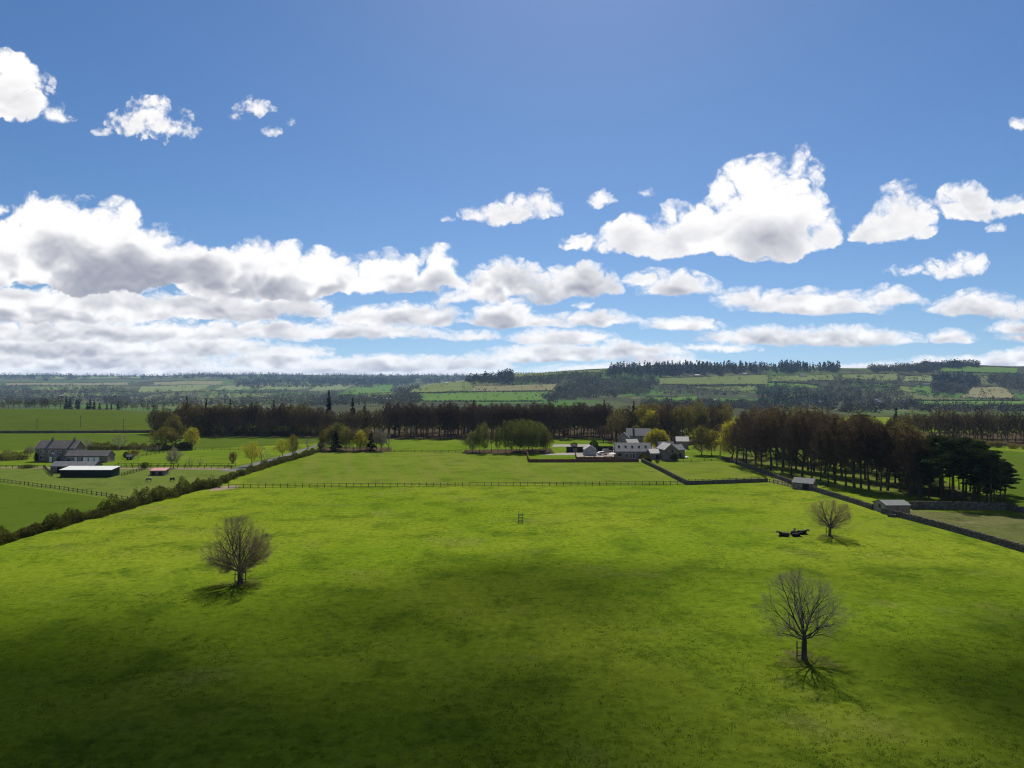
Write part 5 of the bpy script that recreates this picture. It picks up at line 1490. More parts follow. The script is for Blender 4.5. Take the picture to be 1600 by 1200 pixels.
bush('garden_bush', 'low spreading dark shrub in front of the stone farmhouse', BUSH_D[1], 43, 731, 22, 5)
bush('ivy_bush', 'dark ivy-like shrub against the left corner of the farmhouse', BUSH_D[2], 56.5, 721.4, 6, 14)
bush('yew_bush', 'rounded black yew behind the white gable', BUSH_E[1], 928, 700.5, 15, 11)
bush('garden_bush', 'black evergreen clump below the yellow-green tree', BUSH_E[0], 288, 702.5, 22, 11)
bush('garden_bush', 'dark bush at the left end of the left copse', BUSH_E[1], 501, 700.5, 10, 9)
bush('garden_bush', 'dark creeper-covered shrub against the tall stone barn', BUSH_D[0], 1053, 719.5, 15, 12)
bush('garden_bush', 'grey-brown shrub beside the pale coach house drive', BUSH_B[0], 897, 699, 12, 8)
bush('garden_bush', 'low brown bush at the top of the small paddock', BUSH_B[1], 1138, 721, 14, 7)
bush('garden_bush', 'loose brown shrub at the edge of the farm lawn', BUSH_B[0], 1027, 723.2, 7, 6)
for i in range(7):
    bush('terrace_shrub', 'small mixed shrub on the brick terrace', (BUSH_O + BUSH_B)[i % 5], 905 + i * 8, 717.6 - (i % 2) * .8, 5, 4, 'shrubs on the brick terrace', 'shrub')

# ------------------------------------------------------------------ single trees, read off the photograph: x, base y, top y, width
def tree_at(name, label, proto, nomH, nomW, px, py, top, wpx, group=None, cat='tree'):
    p = g(px, py); k = p.y / F
    H = CAM_H - (top - 600) * k
    plant(name, label, cat, proto, p, wpx * k / nomW, H / nomH, None, group)
T1 = [
    ('pale_tree', 'bare tree with white trunk behind the garage block', PALE, 9, 6.4, 186, 703, 679, 26),
    ('garden_tree', 'broad olive-brown tree behind the garden shrubs', OLIVE[0], 16, 8, 258, 702, 666, 40),
    ('garden_tree', 'rust-tinged lower tree right of the broad olive one', RUST[0], 19, 8.6, 274, 702, 673, 24),
    ('garden_tree', 'tall yellow-green tree at the end of the garden shrubs', GOLD[0], 15, 7.5, 300, 702, 668, 23),
    ('lane_tree', 'bright yellow-green tree at the bend of the lane', YOUNG_GOLD[0], 8, 5.6, 394, 728, 690, 28),
    ('lane_tree', 'yellow-green tree halfway along the lane', YOUNG_GOLD[1], 8, 5.6, 441, 715, 686, 23),
    ('lane_tree', 'brown-crowned tree just right of the bend tree', YOUNG_BARE[0], 6, 4.2, 407, 726, 693, 20),
    ('lane_tree', 'small dark twiggy tree beside the lane hedge', YOUNG_BARE[1], 6, 4.2, 417, 725, 706, 16),
    ('lane_tree', 'dark olive thin tree next to the halfway yellow one', OLIVE[1], 16, 8, 458, 712, 679, 20),
    ('lane_tree', 'bare grey tree near the top of the lane', YOUNG_BARE[2], 6, 4.2, 481, 704, 682, 16),
    ('paddock_tree', 'leaning pale-leaved tree beside the red-roofed shelter', BLOSSOM, 8, 5.2, 271, 731, 700, 22),
    ('paddock_tree', 'small bare tree right of the leaning pale tree', YOUNG_BARE[1], 6, 4.2, 296, 729.5, 713, 15),
    ('paddock_tree', 'thin bare sapling midway along the lane fence', YOUNG_BARE[2], 6, 4.2, 313, 728, 716, 11),
    ('paddock_tree', 'small orange-tinted tree by the lane gate', COPPER, 5, 4.2, 364, 728, 706, 12),
    ('garden_tree', 'copper-leaved small tree on the house lawn', COPPER, 5, 4.2, 209, 716, 703, 17),
    ('garden_tree', 'grey twiggy little tree beside the copper one', YOUNG_BARE[0], 6, 4.2, 216, 718.5, 708, 12),
    ('garden_tree', 'dark twiggy orchard tree below the shrub belt', YOUNG_BARE[1], 6, 4.2, 231, 709, 697, 13),
    ('garden_tree', 'second dark orchard tree below the shrub belt', YOUNG_BARE[2], 6, 4.2, 246, 707, 697, 13),
    ('garden_tree', 'pinkish bare tree peeping over the farmhouse roof', PALE, 9, 6.4, 133, 704, 684, 22),
    ('garden_tree', 'pale blossom tree left of the farmhouse', BLOSSOM, 8, 5.2, 47, 713, 697, 14),
    ('park_tree', 'dark bare tree alone in the park field by the wood', YOUNG_BARE[0], 6, 4.2, 647, 684, 663, 15),
    ('park_tree', 'small purple-brown tree on the far lawn of the farm', COPPER, 5, 4.2, 883, 684, 670, 14),
    ('park_tree', 'domed brown tree behind the right end of the copse', DOME, 12, 9.5, 865, 681, 664, 19),
    ('farm_tree', 'large domed brown tree above the farm yard', DOME, 12, 9.5, 963, 690, 645, 36),
    ('farm_tree', 'grey-brown bare tree left of the large domed one', BARE[2], 18, 8, 943, 690, 664, 26),
    ('weeping_willow', 'bright yellow-green weeping willow behind the cottage', WILLOW, 8.5, 9.5, 1026, 705, 668, 42),
    ('farm_tree', 'tall yellow-olive tree behind the willow', GOLD[1], 15, 7.5, 1018, 690, 640, 30),
    ('farm_tree', 'low yellow tree left of the tall spruce', GOLD[0], 15, 7.5, 994, 690, 664, 24),
    ('farm_tree', 'rounded bronze tree by the rear house', RUST[1], 19, 8.6, 986, 689, 658, 22),
    ('farm_tree', 'dark olive tree right of the willow', OLIVE[2], 16, 8, 1048, 690, 643, 30),
    ('spruce_tree', 'tall dark spruce standing over the rear farmhouse', FIR[1], 16, 6, 990, 686, 625, 18),
    ('edge_tree', 'yellow-olive tree at the left edge of the right wood', OLIVE[0], 16, 8, 1096, 711, 664, 34),
    ('edge_tree', 'bright lime tree low on the edge of the right wood', GOLD[0], 15, 7.5, 1112, 711, 672, 22),
    ('edge_tree', 'large yellow-green tree leading the right wood', GOLD[1], 15, 7.5, 1143, 717, 657, 42),
    ('edge_tree', 'bronze tree between the lime and yellow edge trees', RUST[2], 19, 8.6, 1125, 713, 660, 30),
]
for a in T1: tree_at(*a)
# conifers that stand above the woods
for i, (px, py, top, w, pr_) in enumerate([(292, 676, 617, 13, 0), (322, 676, 620, 12, 1), (360, 675, 622, 13, 2), (428, 676, 624, 14, 1), (514, 676, 608, 15, 0), (551, 678, 620, 18, 2), (570, 680, 627, 16, 1), (703, 673, 623, 14, 2), (740, 673, 624, 12, 0), (944, 676, 623, 14, 1), (1008, 680, 628, 12, 2), (1400, 688, 636, 14, 0)]):
    tree_at('spruce_tree', 'dark conifer pointing up above the bare wood', FIR[pr_], 16, 5.2 + .8 * pr_, px, py, top, w, 'conifers above the bare woods')
for i, (px, top) in enumerate([(1345, 648), (1215, 644)]):
    tree_at('scots_pine', ['broad black pine top rising over the right wood', 'dark pine rising at the middle of the right wood'][i], PINE[i], 15, 7.4 + .6 * i, px, 712, top, 40)

# ------------------------------------------------------------------ copses
for i, (px, py, top, w, kd) in enumerate([(507, 702, 670, 18, 'o'), (518, 704, 664, 22, 'o'), (530, 703, 660, 30, 'g'), (541, 705, 666, 22, 'o'), (552, 704, 668, 22, 'r'), (563, 705, 672, 20, 'y'), (572, 703, 668, 22, 'o'), (588, 704, 670, 20, 'r'), (606, 703, 676, 20, 'b')]):
    kk = {'o': (OLIVE[i % 3], 16, 8), 'g': (GREEN[0], 15, 6.6), 'r': (RUST[i % 3], 19, 8.6), 'y': (GOLD[0], 15, 7.5), 'b': (YOUNG_BARE[0], 6, 4.2)}[kd]
    tree_at('copse_tree', 'mixed young tree in the copse at the top of the lane', *kk, px, py, top, w, 'trees of the copse at the lane top')
tree_at('blossom_tree', 'pale blossoming tree in the copse at the lane top', BLOSSOM, 8, 5.2, 595, 705, 670, 22)
tree_at('spruce_tree', 'wide dark spruce low in the copse at the lane top', FIR[2], 16, 6.8, 525, 705, 672, 22)
tree_at('spruce_tree', 'dark spruce beside the blossom tree in the copse', FIR[1], 16, 6, 580, 705, 672, 17)
cop = [(728, 706, 674, 20), (738, 707, 668, 22), (749, 706, 664, 24), (757, 708, 662, 24), (768, 706, 668, 20), (778, 708, 666, 20), (790, 707, 660, 24), (799, 708, 656, 24), (808, 706, 654, 26), (817, 708, 655, 26), (826, 706, 656, 26), (835, 708, 657, 26), (844, 706, 660, 26), (852, 707, 664, 24), (859, 706, 672, 20), (812, 704, 658, 24), (832, 703, 660, 24), (848, 703, 664, 22)]
for i, (px, py, top, w) in enumerate(cop):
    kk = (GREEN[i % 3], 15, 6.6) if i not in (0, 4, 14) else (RUST[i % 3], 19, 8.6)
    w *= random.uniform(.62, .85); top += random.uniform(-3, 5)
    tree_at('copse_tree', 'soft green young tree in the copse left of the farm lawn', *kk, px, py, top, w, 'trees of the copse left of the farm lawn')

# ------------------------------------------------------------------ woods of separate trees
CO = (lambda o: o.location.x / o.location.y)
ORD = 'first second third fourth fifth sixth seventh eighth ninth tenth eleventh twelfth thirteenth fourteenth fifteenth sixteenth seventeenth eighteenth nineteenth twentieth'.split()
ORD += ['twenty-' + w for w in ORD[:9]] + ['thirtieth'] + ['thirty-' + w for w in ORD[:9]] + ['fortieth']
def count_off(objs, phrase, key=lambda o: o.location.x / o.location.y):
    """label like things by their place in the row, counted from the left"""
    for i, o in enumerate(sorted(objs, key=key)):
        o['label'] = phrase % ORD[min(i, len(ORD) - 1)]
def group_of(name):
    return [o for o in bpy.data.objects if o.get('group') == name]
def wood_rows(name, label, group, x0, x1, rows, dx, protos, nomH, top, jt=4, cat='tree', wscale=1.0):
    """rows of trees; rows are base lines in photo pixels, top is the photo row of the tree tops"""
    front = []
    for ri, (ya, yb) in enumerate(rows):
        px = x0 + random.uniform(0, dx)
        while px < x1:
            f = (px - x0) / (x1 - x0)
            py = ya + (yb - ya) * f + random.uniform(-1, 1) * max(.7, abs(ya - rows[min(1, len(rows) - 1)][0]) * .5)
            p = g(px, py); kk = p.y / F
            tp = (top(px) if callable(top) else top) + random.uniform(-jt, jt)
            H = max(6.0, CAM_H - (tp - 600) * kk)
            pr_ = protos[random.randrange(len(protos))]
            s = H / nomH
            o = plant(name, label, cat, pr_, p, s * random.uniform(.80, 1.25) * wscale, s, None, group)
            if ri == 0: front.append(o)
            px += dx * random.uniform(.6, 1.4)
    return front
def lerp_table(tab):
    xs = [a for a, _ in tab]; ys = [b for _, b in tab]
    return lambda x: float(np.interp(x, xs, ys))
n1 = wood_rows('plantation_tree', 'tall bare brown tree of the straight-edged middle wood', 'bare trees of the middle wood', 600, 958, [(683, 684), (680, 681), (676, 677)], 8.6, BARE, 18, 631, 5, wscale=1.1)
n2 = wood_rows('wood_tree', 'tall bare or budding tree of the left wood', 'trees of the left wood', 238, 602, [(679.5, 684), (676.5, 680), (673.5, 677)], 10.0, BARE + BARE + RUST + OLIVE, 18, lerp_table([(238, 640), (300, 634), (420, 632), (500, 637), (530, 645), (600, 642)]), 6, wscale=1.15)
n3 = wood_rows('wood_tree', 'brown or olive tree in the wood behind the farm', 'trees of the wood behind the farm', 955, 1135, [(688, 692), (682, 685), (676, 679)], 11, BARE + RUST + BRONZE + OLIVE, 18, lerp_table([(955, 640), (1000, 636), (1060, 634), (1135, 636)]), 8, wscale=1.2)
n4 = wood_rows('beech_tree', 'dark bare tree standing further back in the right wood', 'trees of the right wood', 1150, 1440, [(727, 777), (719, 762), (711, 748), (703, 735), (695, 722)], 13.5, RUST + BRONZE[:1] + BARE[:4], 18.5, lerp_table([(1150, 652), (1200, 644), (1260, 646), (1330, 654), (1400, 664), (1440, 680)]), 12, wscale=1.15)
count_off(n4, 'tall dark front-row tree of the right wood, %s trunk from its left end')
n5 = wood_rows('scots_pine', 'black Scots pine further back in the clump beside the far crop', 'Scots pines at the end of the right wood', 1405, 1572, [(772, 795), (763, 786), (754, 776)], 16, PINE, 15, lerp_table([(1405, 700), (1450, 690), (1500, 694), (1540, 706), (1572, 738)]), 14, wscale=1.05)
count_off(n5, 'black front-row Scots pine of the right-hand clump, %s from its left end')
n6 = wood_rows('wood_tree', 'dull bare tree in the dark wood at far right', 'trees of the far right wood', 1388, 1660, [(688, 693), (683, 687)], 10, BARE + RUST, 18, lerp_table([(1388, 652), (1450, 644), (1600, 645), (1660, 648)]), 4, wscale=1.2)
n7 = wood_rows('wood_shrub', 'dark undergrowth bush at the foot of the left wood', 'undergrowth of the left wood', 240, 505, [(680, 681)], 16, [b for b in BUSH_D], 2.35, 671, 3, 'bush')
# trees beyond the mound field, on lower ground
for i in range(44):
    px = -90 + i * 8.0 + random.uniform(-3, 3)
    Y = random.uniform(770, 880); X = (px - 800) / F * Y; z = gz(X, Y)
    top = 30 - (np.interp(px, [-90, 20, 105, 180, 260], [624, 625, 620, 628, 634]) + random.uniform(-2, 4) - 600) * Y / F
    dark = 100 < px < 185
    H = max(7, top - z)
    pr_ = FIR[i % 3] if dark else (BARE + RUST)[i % 8]
    plant('far_tree', 'dark conifer in the belt beyond the mound field' if dark else 'brown tree in the belt beyond the mound field', 'tree', pr_, (X, Y, z), H / 16 * 1.25 if dark else H / 18 * 1.5, H / (16 if dark else 18), None, 'conifers beyond the mound field' if dark else 'brown trees beyond the mound field')

# ------------------------------------------------------------------ woods and hedgerows on the hills (too far to tell apart)
M['far_conifer'] = leafy('far_conifers', (0.012, 0.020, 0.012), (0.024, 0.034, 0.018), 0.05, 0.1, 0.01, (1, 1, .8))
M['far_bare'] = leafy('far_bare_wood', (0.030, 0.026, 0.019), (0.056, 0.049, 0.034), 0.1, 0.1, 0.012, (1, 1, .8))
M['far_olive'] = leafy('far_budding_wood', (0.036, 0.039, 0.018), (0.062, 0.064, 0.028), 0.15, 0.1, 0.012, (1, 1, .8))
M['far_mixed'] = leafy('far_mixed_wood', (0.018, 0.022, 0.014), (0.050, 0.046, 0.028), 0.1, 0.1, 0.02, (1, 1, .8))
M['far_light'] = leafy('far_light_wood', (0.062, 0.060, 0.036), (0.098, 0.094, 0.055), 0.12, 0.1, 0.02, (1, 1, .8))
M['far_pink'] = leafy('far_blackthorn', (0.085, 0.066, 0.050), (0.14, 0.115, 0.09), 0.1, 0.1, 0.012, (1, 1, .8))
def in_poly(x, y, poly):
    c = False; n = len(poly)
    for i in range(n):
        (x1, y1), (x2, y2) = poly[i], poly[(i + 1) % n]
        if (y1 > y) != (y2 > y) and x < (x2 - x1) * (y - y1) / (y2 - y1) + x1: c = not c
    return c
def clumps(C, Hs, Ws, rg, per=22, spire=False):
    n = len(C)
    d = unit(rg.normal(0, 1, (n, per, 3)))
    if spire:
        t = rg.random((n, per)); rad = (1 - t) * .9 + .1
        off = np.stack([d[..., 0] * rad * Ws[:, None] / 2, d[..., 1] * rad * Ws[:, None] / 2, t * Hs[:, None]], -1)
    else:
        off = np.stack([d[..., 0] * Ws[:, None] / 2, d[..., 1] * Ws[:, None] / 2, (.56 + d[..., 2] * .44) * Hs[:, None]], -1) * rg.uniform(.7, 1, (n, per, 1))
        low = rg.random((n, per)) < .22; off[..., 2] = np.where(low, off[..., 2] * .4, off[..., 2])
    p = (C[:, None] + off).reshape(-1, 3)
    G = Geo(); leaves(G, p, np.repeat(np.maximum(Hs * .125, .9), per)[:, None], rg, 0)
    # scale leaf flakes with the tree
    return G
FWN = lattice(4040)
def far_wood(label, poly, n, m, H, seed, spire=False, name='hillside_wood', size=None):
    rg = np.random.default_rng(seed)
    xs = [a for a, _ in poly]; ys = [b for _, b in poly]
    C = []; tries = 0
    while len(C) < n:
        x, y = rg.uniform(min(xs), max(xs)), rg.uniform(min(ys), max(ys))
        wx = (vnoise(FWN, np.float32(x / 9), np.float32(y / 5)) - .5) * 22; wy = (vnoise(FWN, np.float32(x / 12 + 60), np.float32(y / 6)) - .5) * 7
        if in_poly(x + wx, y + wy, poly):
            q = hill(x, y, -.3)
            if q is not None and q.y < 6300: C.append(q)
            else: tries += 1
        tries += 1
        if tries > n * 40: break
    C = np.array(C); n = len(C)
    Hs = H * rg.uniform(.65, 1.25, n); Ws = Hs * (.45 if spire else .85) * rg.uniform(.8, 1.3, n)
    Gm = clumps(C, Hs, Ws, rg, 26, spire)
    alt = {'far_conifer': ['far_conifer', 'far_conifer', 'far_mixed'], 'far_bare': ['far_bare', 'far_light', 'far_mixed'], 'far_olive': ['far_olive', 'far_light', 'far_bare'], 'far_mixed': ['far_mixed', 'far_bare', 'far_light'], 'far_pink': ['far_pink', 'far_pink', 'far_bare']}[m]
    pick = (vnoise(FWN, (C[:, 0] / 45 + 200).astype(np.float32), (C[:, 1] / 70 + 200).astype(np.float32)) * 2.2 + rg.random(n) * .9).astype(int).clip(0, 2)
    Gm.M = [np.repeat(pick, 26)]
    o = obj(name, Gm.mesh(name, [M[k] for k in alt]))
    tag(o, label, 'wood', None, 'stuff')
FW = [
    ('dark conifer plantation along the crest of the right hill', [(945, 577), (1035, 573), (1310, 575), (1312, 583), (1200, 583), (1030, 587), (945, 590)], 900, 'far_conifer', 21, True),
    ('grey-brown wood on the slope below the plantation', [(925, 592), (1030, 589), (1022, 606), (1000, 617), (860, 629), (845, 622), (890, 604)], 900, 'far_bare', 13, False),
    ('olive scrub wood below the skyline tree row', [(800, 590), (945, 583), (935, 596), (860, 599), (736, 604), (750, 597)], 600, 'far_olive', 11, False),
    ('pinkish blackthorn scrub on the right hill', [(1012, 604), (1170, 601), (1175, 607), (1150, 617), (1020, 618)], 330, 'far_pink', 7, False),
    ('brown village woods on the right hillside', [(1300, 596), (1410, 600), (1420, 622), (1310, 626), (1290, 610)], 300, 'far_bare', 12, False),
    ('brown wood at the crest by the right edge', [(1350, 574), (1470, 570), (1465, 581), (1400, 585), (1360, 580)], 420, 'far_bare', 15, False),
    ('pine clump on the topmost crest at right', [(1440, 571), (1480, 569), (1530, 571), (1530, 575), (1445, 576)], 240, 'far_conifer', 18, False),
    ('black conifers below the crest at right', [(1455, 592), (1500, 588), (1530, 590), (1530, 606), (1495, 606), (1460, 602)], 260, 'far_conifer', 15, True),
    ('rounded brown hanger wood at right', [(1455, 603), (1480, 599), (1510, 604), (1512, 618), (1460, 616)], 300, 'far_bare', 14, False),
    ('brown wood at the right edge of the hill', [(1540, 590), (1640, 588), (1640, 616), (1585, 612), (1555, 602)], 480, 'far_bare', 14, False),
    ('olive valley wood below the village', [(1180, 622), (1300, 618), (1420, 626), (1440, 634), (1640, 637), (1640, 646), (1180, 644)], 800, 'far_mixed', 11, False),
    ('dark valley conifers left of the village', [(1180, 612), (1300, 626), (1300, 636), (1190, 634)], 180, 'far_conifer', 12, True),
    ('brown scrub strip on the right hill pasture', [(1180, 604), (1300, 610), (1300, 620), (1180, 618)], 420, 'far_bare', 10, False),
    ('scattered bushes of the upper hill fields', [(1200, 587), (1440, 588), (1440, 600), (1200, 598)], 70, 'far_bare', 8, False),
    ('dark woodland strip by the spur farm', [(610, 608), (655, 600), (668, 604), (640, 618), (608, 622)], 130, 'far_bare', 12, False),
    ('brown valley wood behind the middle wood', [(520, 618), (660, 620), (660, 632), (480, 634)], 420, 'far_bare', 13, False),
    ('valley trees below the left hills', [(160, 611), (400, 611), (560, 611), (540, 634), (160, 636)], 900, 'far_bare', 13, False),
    ('dark valley wood at the far left', [(-60, 604), (160, 603), (200, 611), (200, 632), (-60, 632)], 750, 'far_mixed', 14, False),
    ('blue-black plantation along the left skyline', [(-60, 584), (300, 580), (800, 583), (800, 597), (520, 599), (400, 592), (200, 591), (-60, 594)], 2000, 'far_conifer', 22, False),
    ('dark plantation under the left skyline', [(360, 594), (640, 594), (640, 602), (500, 606), (370, 606)], 900, 'far_conifer', 18, False),
    ('hedgerow scrub behind the bright spur field', [(615, 612), (640, 613), (660, 617), (620, 626)], 50, 'far_bare', 9, False),
    ('dull trees along the valley foot at right', [(1000, 629), (1200, 634), (1200, 642), (1000, 640)], 600, 'far_mixed', 12, False),
]
for i, (lab, poly, n, m, H, sp) in enumerate(FW): far_wood(lab, poly, n, m, H, 500 + i, sp)
def far_hedge(label, pts, n, m, H, seed):
    rg = np.random.default_rng(seed); C = []
    pa = np.array(pts, float); seg = np.linalg.norm(np.diff(pa, axis=0), axis=1); cum = np.concatenate([[0], np.cumsum(seg)])
    for s in rg.random(n) * cum[-1]:
        q = hill(np.interp(s, cum, pa[:, 0]), np.interp(s, cum, pa[:, 1]), -.3)
        if q is not None: C.append(q)
    C = np.array(C); n = len(C); Hs = H * rg.uniform(.5, 1.3, n)
    Gm = clumps(C, Hs, Hs * 1.4, rg, 9)
    tag(obj('hill_hedgerow', Gm.mesh('hill_hedgerow', [M[m]])), label, 'hedge', None, 'stuff')
for i, (lab, pts) in enumerate([
    ('hedgerow along the top of the bright spur field', [(640, 615), (740, 613), (868, 612)]),
    ('hedgerow under the tan field on the spur', [(640, 627.5), (740, 628), (850, 627.5)]),
    ('hedgerow below the crest plantation', [(1030, 602), (1120, 603), (1200, 602)]),
    ('hedgerow between the upper right hill fields', [(1200, 598), (1260, 600), (1295, 607)]),
    ('hedgerow above the long valley field at right', [(1415, 626.5), (1500, 626.5), (1620, 627)]),
    ('hedgerow on the crest field at right', [(1465, 582), (1530, 583), (1600, 586)]),
    ('hedgerow over the far left hill fields', [(0, 598), (120, 597), (240, 596), (350, 594)]),
    ('hedgerow below the far left pale fields', [(215, 614), (320, 612), (400, 610), (480, 608)]),
    ('hedgerow across the middle hill pasture', [(1310, 586), (1400, 585), (1450, 590)])]):
    far_hedge(lab, pts, 220, 'far_mixed', 4.2, 700 + i)

SIDES = ('upper', 'right', 'lower', 'left')
for i, (nm, c, mk) in enumerate(HILL_FIELDS):
    kind_ = {'hf_green': 'green', 'hf_olive': 'olive', 'hf_tan': 'tan', 'hf_pale': 'pale'}[mk]
    edge = [c[3], c[0], c[1], c[2], c[3]]
    far_hedge('broken hedgerow round a small %s hillside field' % kind_, edge, int(sum(math.dist(a, b) for a, b in zip(edge[:-1], edge[1:])) * 1.1), 'far_mixed', 4.0, 760 + i)
def scatter(label, poly, n, m, H, seed):
    far_wood(label, poly, n, m, H, seed, False, 'hillside_scrub')
scatter('scattered hedge trees over the right-hand hill', [(1030, 588), (1640, 582), (1640, 634), (1000, 628)], 170, 'far_bare', 8, 901)
scatter('scattered hedge trees over the spur', [(640, 600), (940, 584), (900, 626), (620, 626)], 150, 'far_bare', 8, 902)
scatter('scattered hedge trees over the far left slopes', [(-60, 594), (640, 594), (640, 616), (-60, 612)], 120, 'far_bare', 11, 903)
scatter('scattered dark trees over the right-hand hill', [(1180, 590), (1640, 584), (1640, 630), (1180, 626)], 130, 'far_conifer', 11, 904)

# skyline trees, one by one
def skyline_tree(seed):
    rg = np.random.default_rng(seed); G = Geo()
    V, Q = tubes(np.array([[0, 0, -1.0]]), np.array([[0, 0, 6.0]]), np.array([.6]), np.array([.4]), 5); G.quads(V, Q, 0)
    p = ball(60, rg, .3) * np.array([4.2, 4.2, 2.9]) + np.array([0, 0, 7.4]); leaves(G, p, .9, rg, 1)
    return G.mesh('skyline_tree', [M['bark'], M['far_bare']])
SK = [skyline_tree(800 + i) for i in range(4)]
px = 799.0; i = 0
while px < 942:
    p = hill(px, np.interp(px, [799, 860, 942], [582.5, 578.5, 575.6])) or hill(px, 586)
    p.y = min(p.y, 2420); p.z = gz(p.x, p.y)
    o = obj('skyline_tree', SK[i % 4], None, p, random.uniform(0, 6), random.uniform(.8, 1.1))
    tag(o, 'tiny bare tree in the row on the hill skyline', 'tree', 'row of bare trees on the skyline')
    px += random.uniform(3.4, 4.8); i += 1
for i, (px, py, s, lab) in enumerate([
    (748.5, 612, .8, 'left one of two dark trees under the tan spur field'), (759, 611.5, .9, 'right one of two dark trees under the tan spur field'),
    (699, 603, .7, 'lone tree below the white barn on the spur'), (1332, 584, 1.0, 'lone tree high on the hill beside the plantation end'),
    (1341, 592, 1.0, 'lone tree below the plantation end on the right hill'), (1378, 593, .9, 'lone tree in the upper middle of the right hill'),
    (1155, 596, 1.0, 'lone tree in the olive field under the plantation'), (1075, 628, .9, 'lone tree in the valley field by the white roof'),
    (575, 606, .9, 'left tree of three in the green field left of the spur'), (583, 607, .9, 'middle tree of three in the green field left of the spur'),
    (592, 606, .9, 'right tree of three in the green field left of the spur'), (555, 610, .8, 'lone tree at the left end of the green valley field'),
    (1566, 630, .9, 'left one of two trees in the long valley field at right'), (1580, 631, .9, 'right one of two trees in the long valley field at right'),
    (1240, 604, .8, 'lone tree in the small green field on the right hill'), (1270, 596, .9, 'lone tree above the small green field on the right hill'),
    (300, 606, 1.0, 'right tree of three in the pale far left field'), (290, 607, 1.0, 'middle tree of three in the pale far left field'),
    (275, 606, 1.1, 'left tree of three in the pale far left field')]):
    o = obj('field_tree', SK[i % 4], None, hill(px, py) or hill(px, py + 5), i, s)
    tag(o, lab, 'tree', 'lone trees in the hillside fields')

# far houses
for i, (lab, px, py, L, Wd, e, r_, wm, rm, rz) in enumerate([
    ('white barn roof on the crest of the spur', 699, 599, 16, 10, 4, 6.5, 'white_wall', 'white_wall', 0),
    ('long white farm roof in the valley field', 1114, 628, 15, 8, 3, 5, 'white_wall', 'white_wall', .1),
    ('grey-white farm on the right hillside', 1446, 604, 22, 10, 4.5, 7.5, 'white_wall', 'tin_pale', -.1),
    ('white cottage at the left end of the village', 1371, 627, 7, 6, 3.5, 5.5, 'white_wall', 'white_wall', .2),
    ('white cottage in the middle of the village', 1376, 631, 8, 7, 4, 6, 'white_wall', 'tin_pale', 0),
    ('pair of white village houses beside the hedge', 1412, 628, 9, 6, 4, 6, 'white_wall', 'tin_pale', -.2),
    ('grey stone house below the pine scrub', 1281, 632, 14, 8, 4.5, 7, 'stone_pale', 'slate', .1),
    ('brown-roofed farm among the crest woods', 1255, 589, 18, 9, 4, 7, 'stone_pale', 'slate_brown', 0),
    ('pale farm beside the crest plantation', 1090, 589, 16, 9, 4, 6.5, 'stone_pale', 'slate_pale', .1),
    ('small white house on the right of the plantation', 1165, 586, 12, 8, 4, 6.5, 'white_wall', 'slate_pale', 0),
    ('long pale farmhouse under the spur', 602, 626, 22, 8, 4, 6.5, 'stone_pale', 'slate', 0),
    ('pink-roofed house under the spur', 586, 625, 12, 8, 4, 6.5, 'render_wall', 'tin_red', .2),
    ('white house low on the far left slope', 96, 620, 14, 8, 4, 6.5, 'white_wall', 'white_wall', 0),
    ('white house high on the far left slope', 249, 602, 18, 9, 5, 8, 'white_wall', 'white_wall', 0),
    ('white house behind the top of the left wood', 282, 626, 10, 7, 3.5, 5.5, 'white_wall', 'white_wall', 0),
    ('small farm at the foot of the spur wood', 634, 602, 14, 8, 4, 6, 'white_wall', 'slate_brown', .2),
    ('grey shed roof in the village woods', 1250, 632, 10, 7, 3, 5, 'stone_pale', 'tin_pale', 0)]):
    gable('hillside_house', lab, hill(px - 4, py, -.2) or hill(px - 4, py + 5, -.2), L, Wd, e, r_, rz, wm, rm, 'house', .3)

count_off(group_of('conifers above the bare woods'), 'dark conifer above the bare woods, %s such spire from the left')
count_off(group_of('bushes in the hedge line beyond the pines'), 'rounded olive bush beyond the pines, %s from the left in its line')
count_off(group_of('shrubs on the brick terrace'), 'small shrub on the brick terrace, %s from the left')
count_off(group_of('trees of the copse left of the farm lawn'), 'young green tree of the copse left of the farm lawn, %s from the left')
count_off(group_of('trees of the copse at the lane top'), 'mixed young tree of the copse at the lane top, %s from the left')
count_off(group_of('row of bare trees on the skyline'), 'tiny bare tree on the hill skyline, %s from the left in the row')
count_off(group_of('conifers beyond the mound field'), 'dark conifer beyond the mound field, %s from the left')
count_off(group_of('undergrowth of the left wood'), 'dark bush at the foot of the left wood, %s from the left')

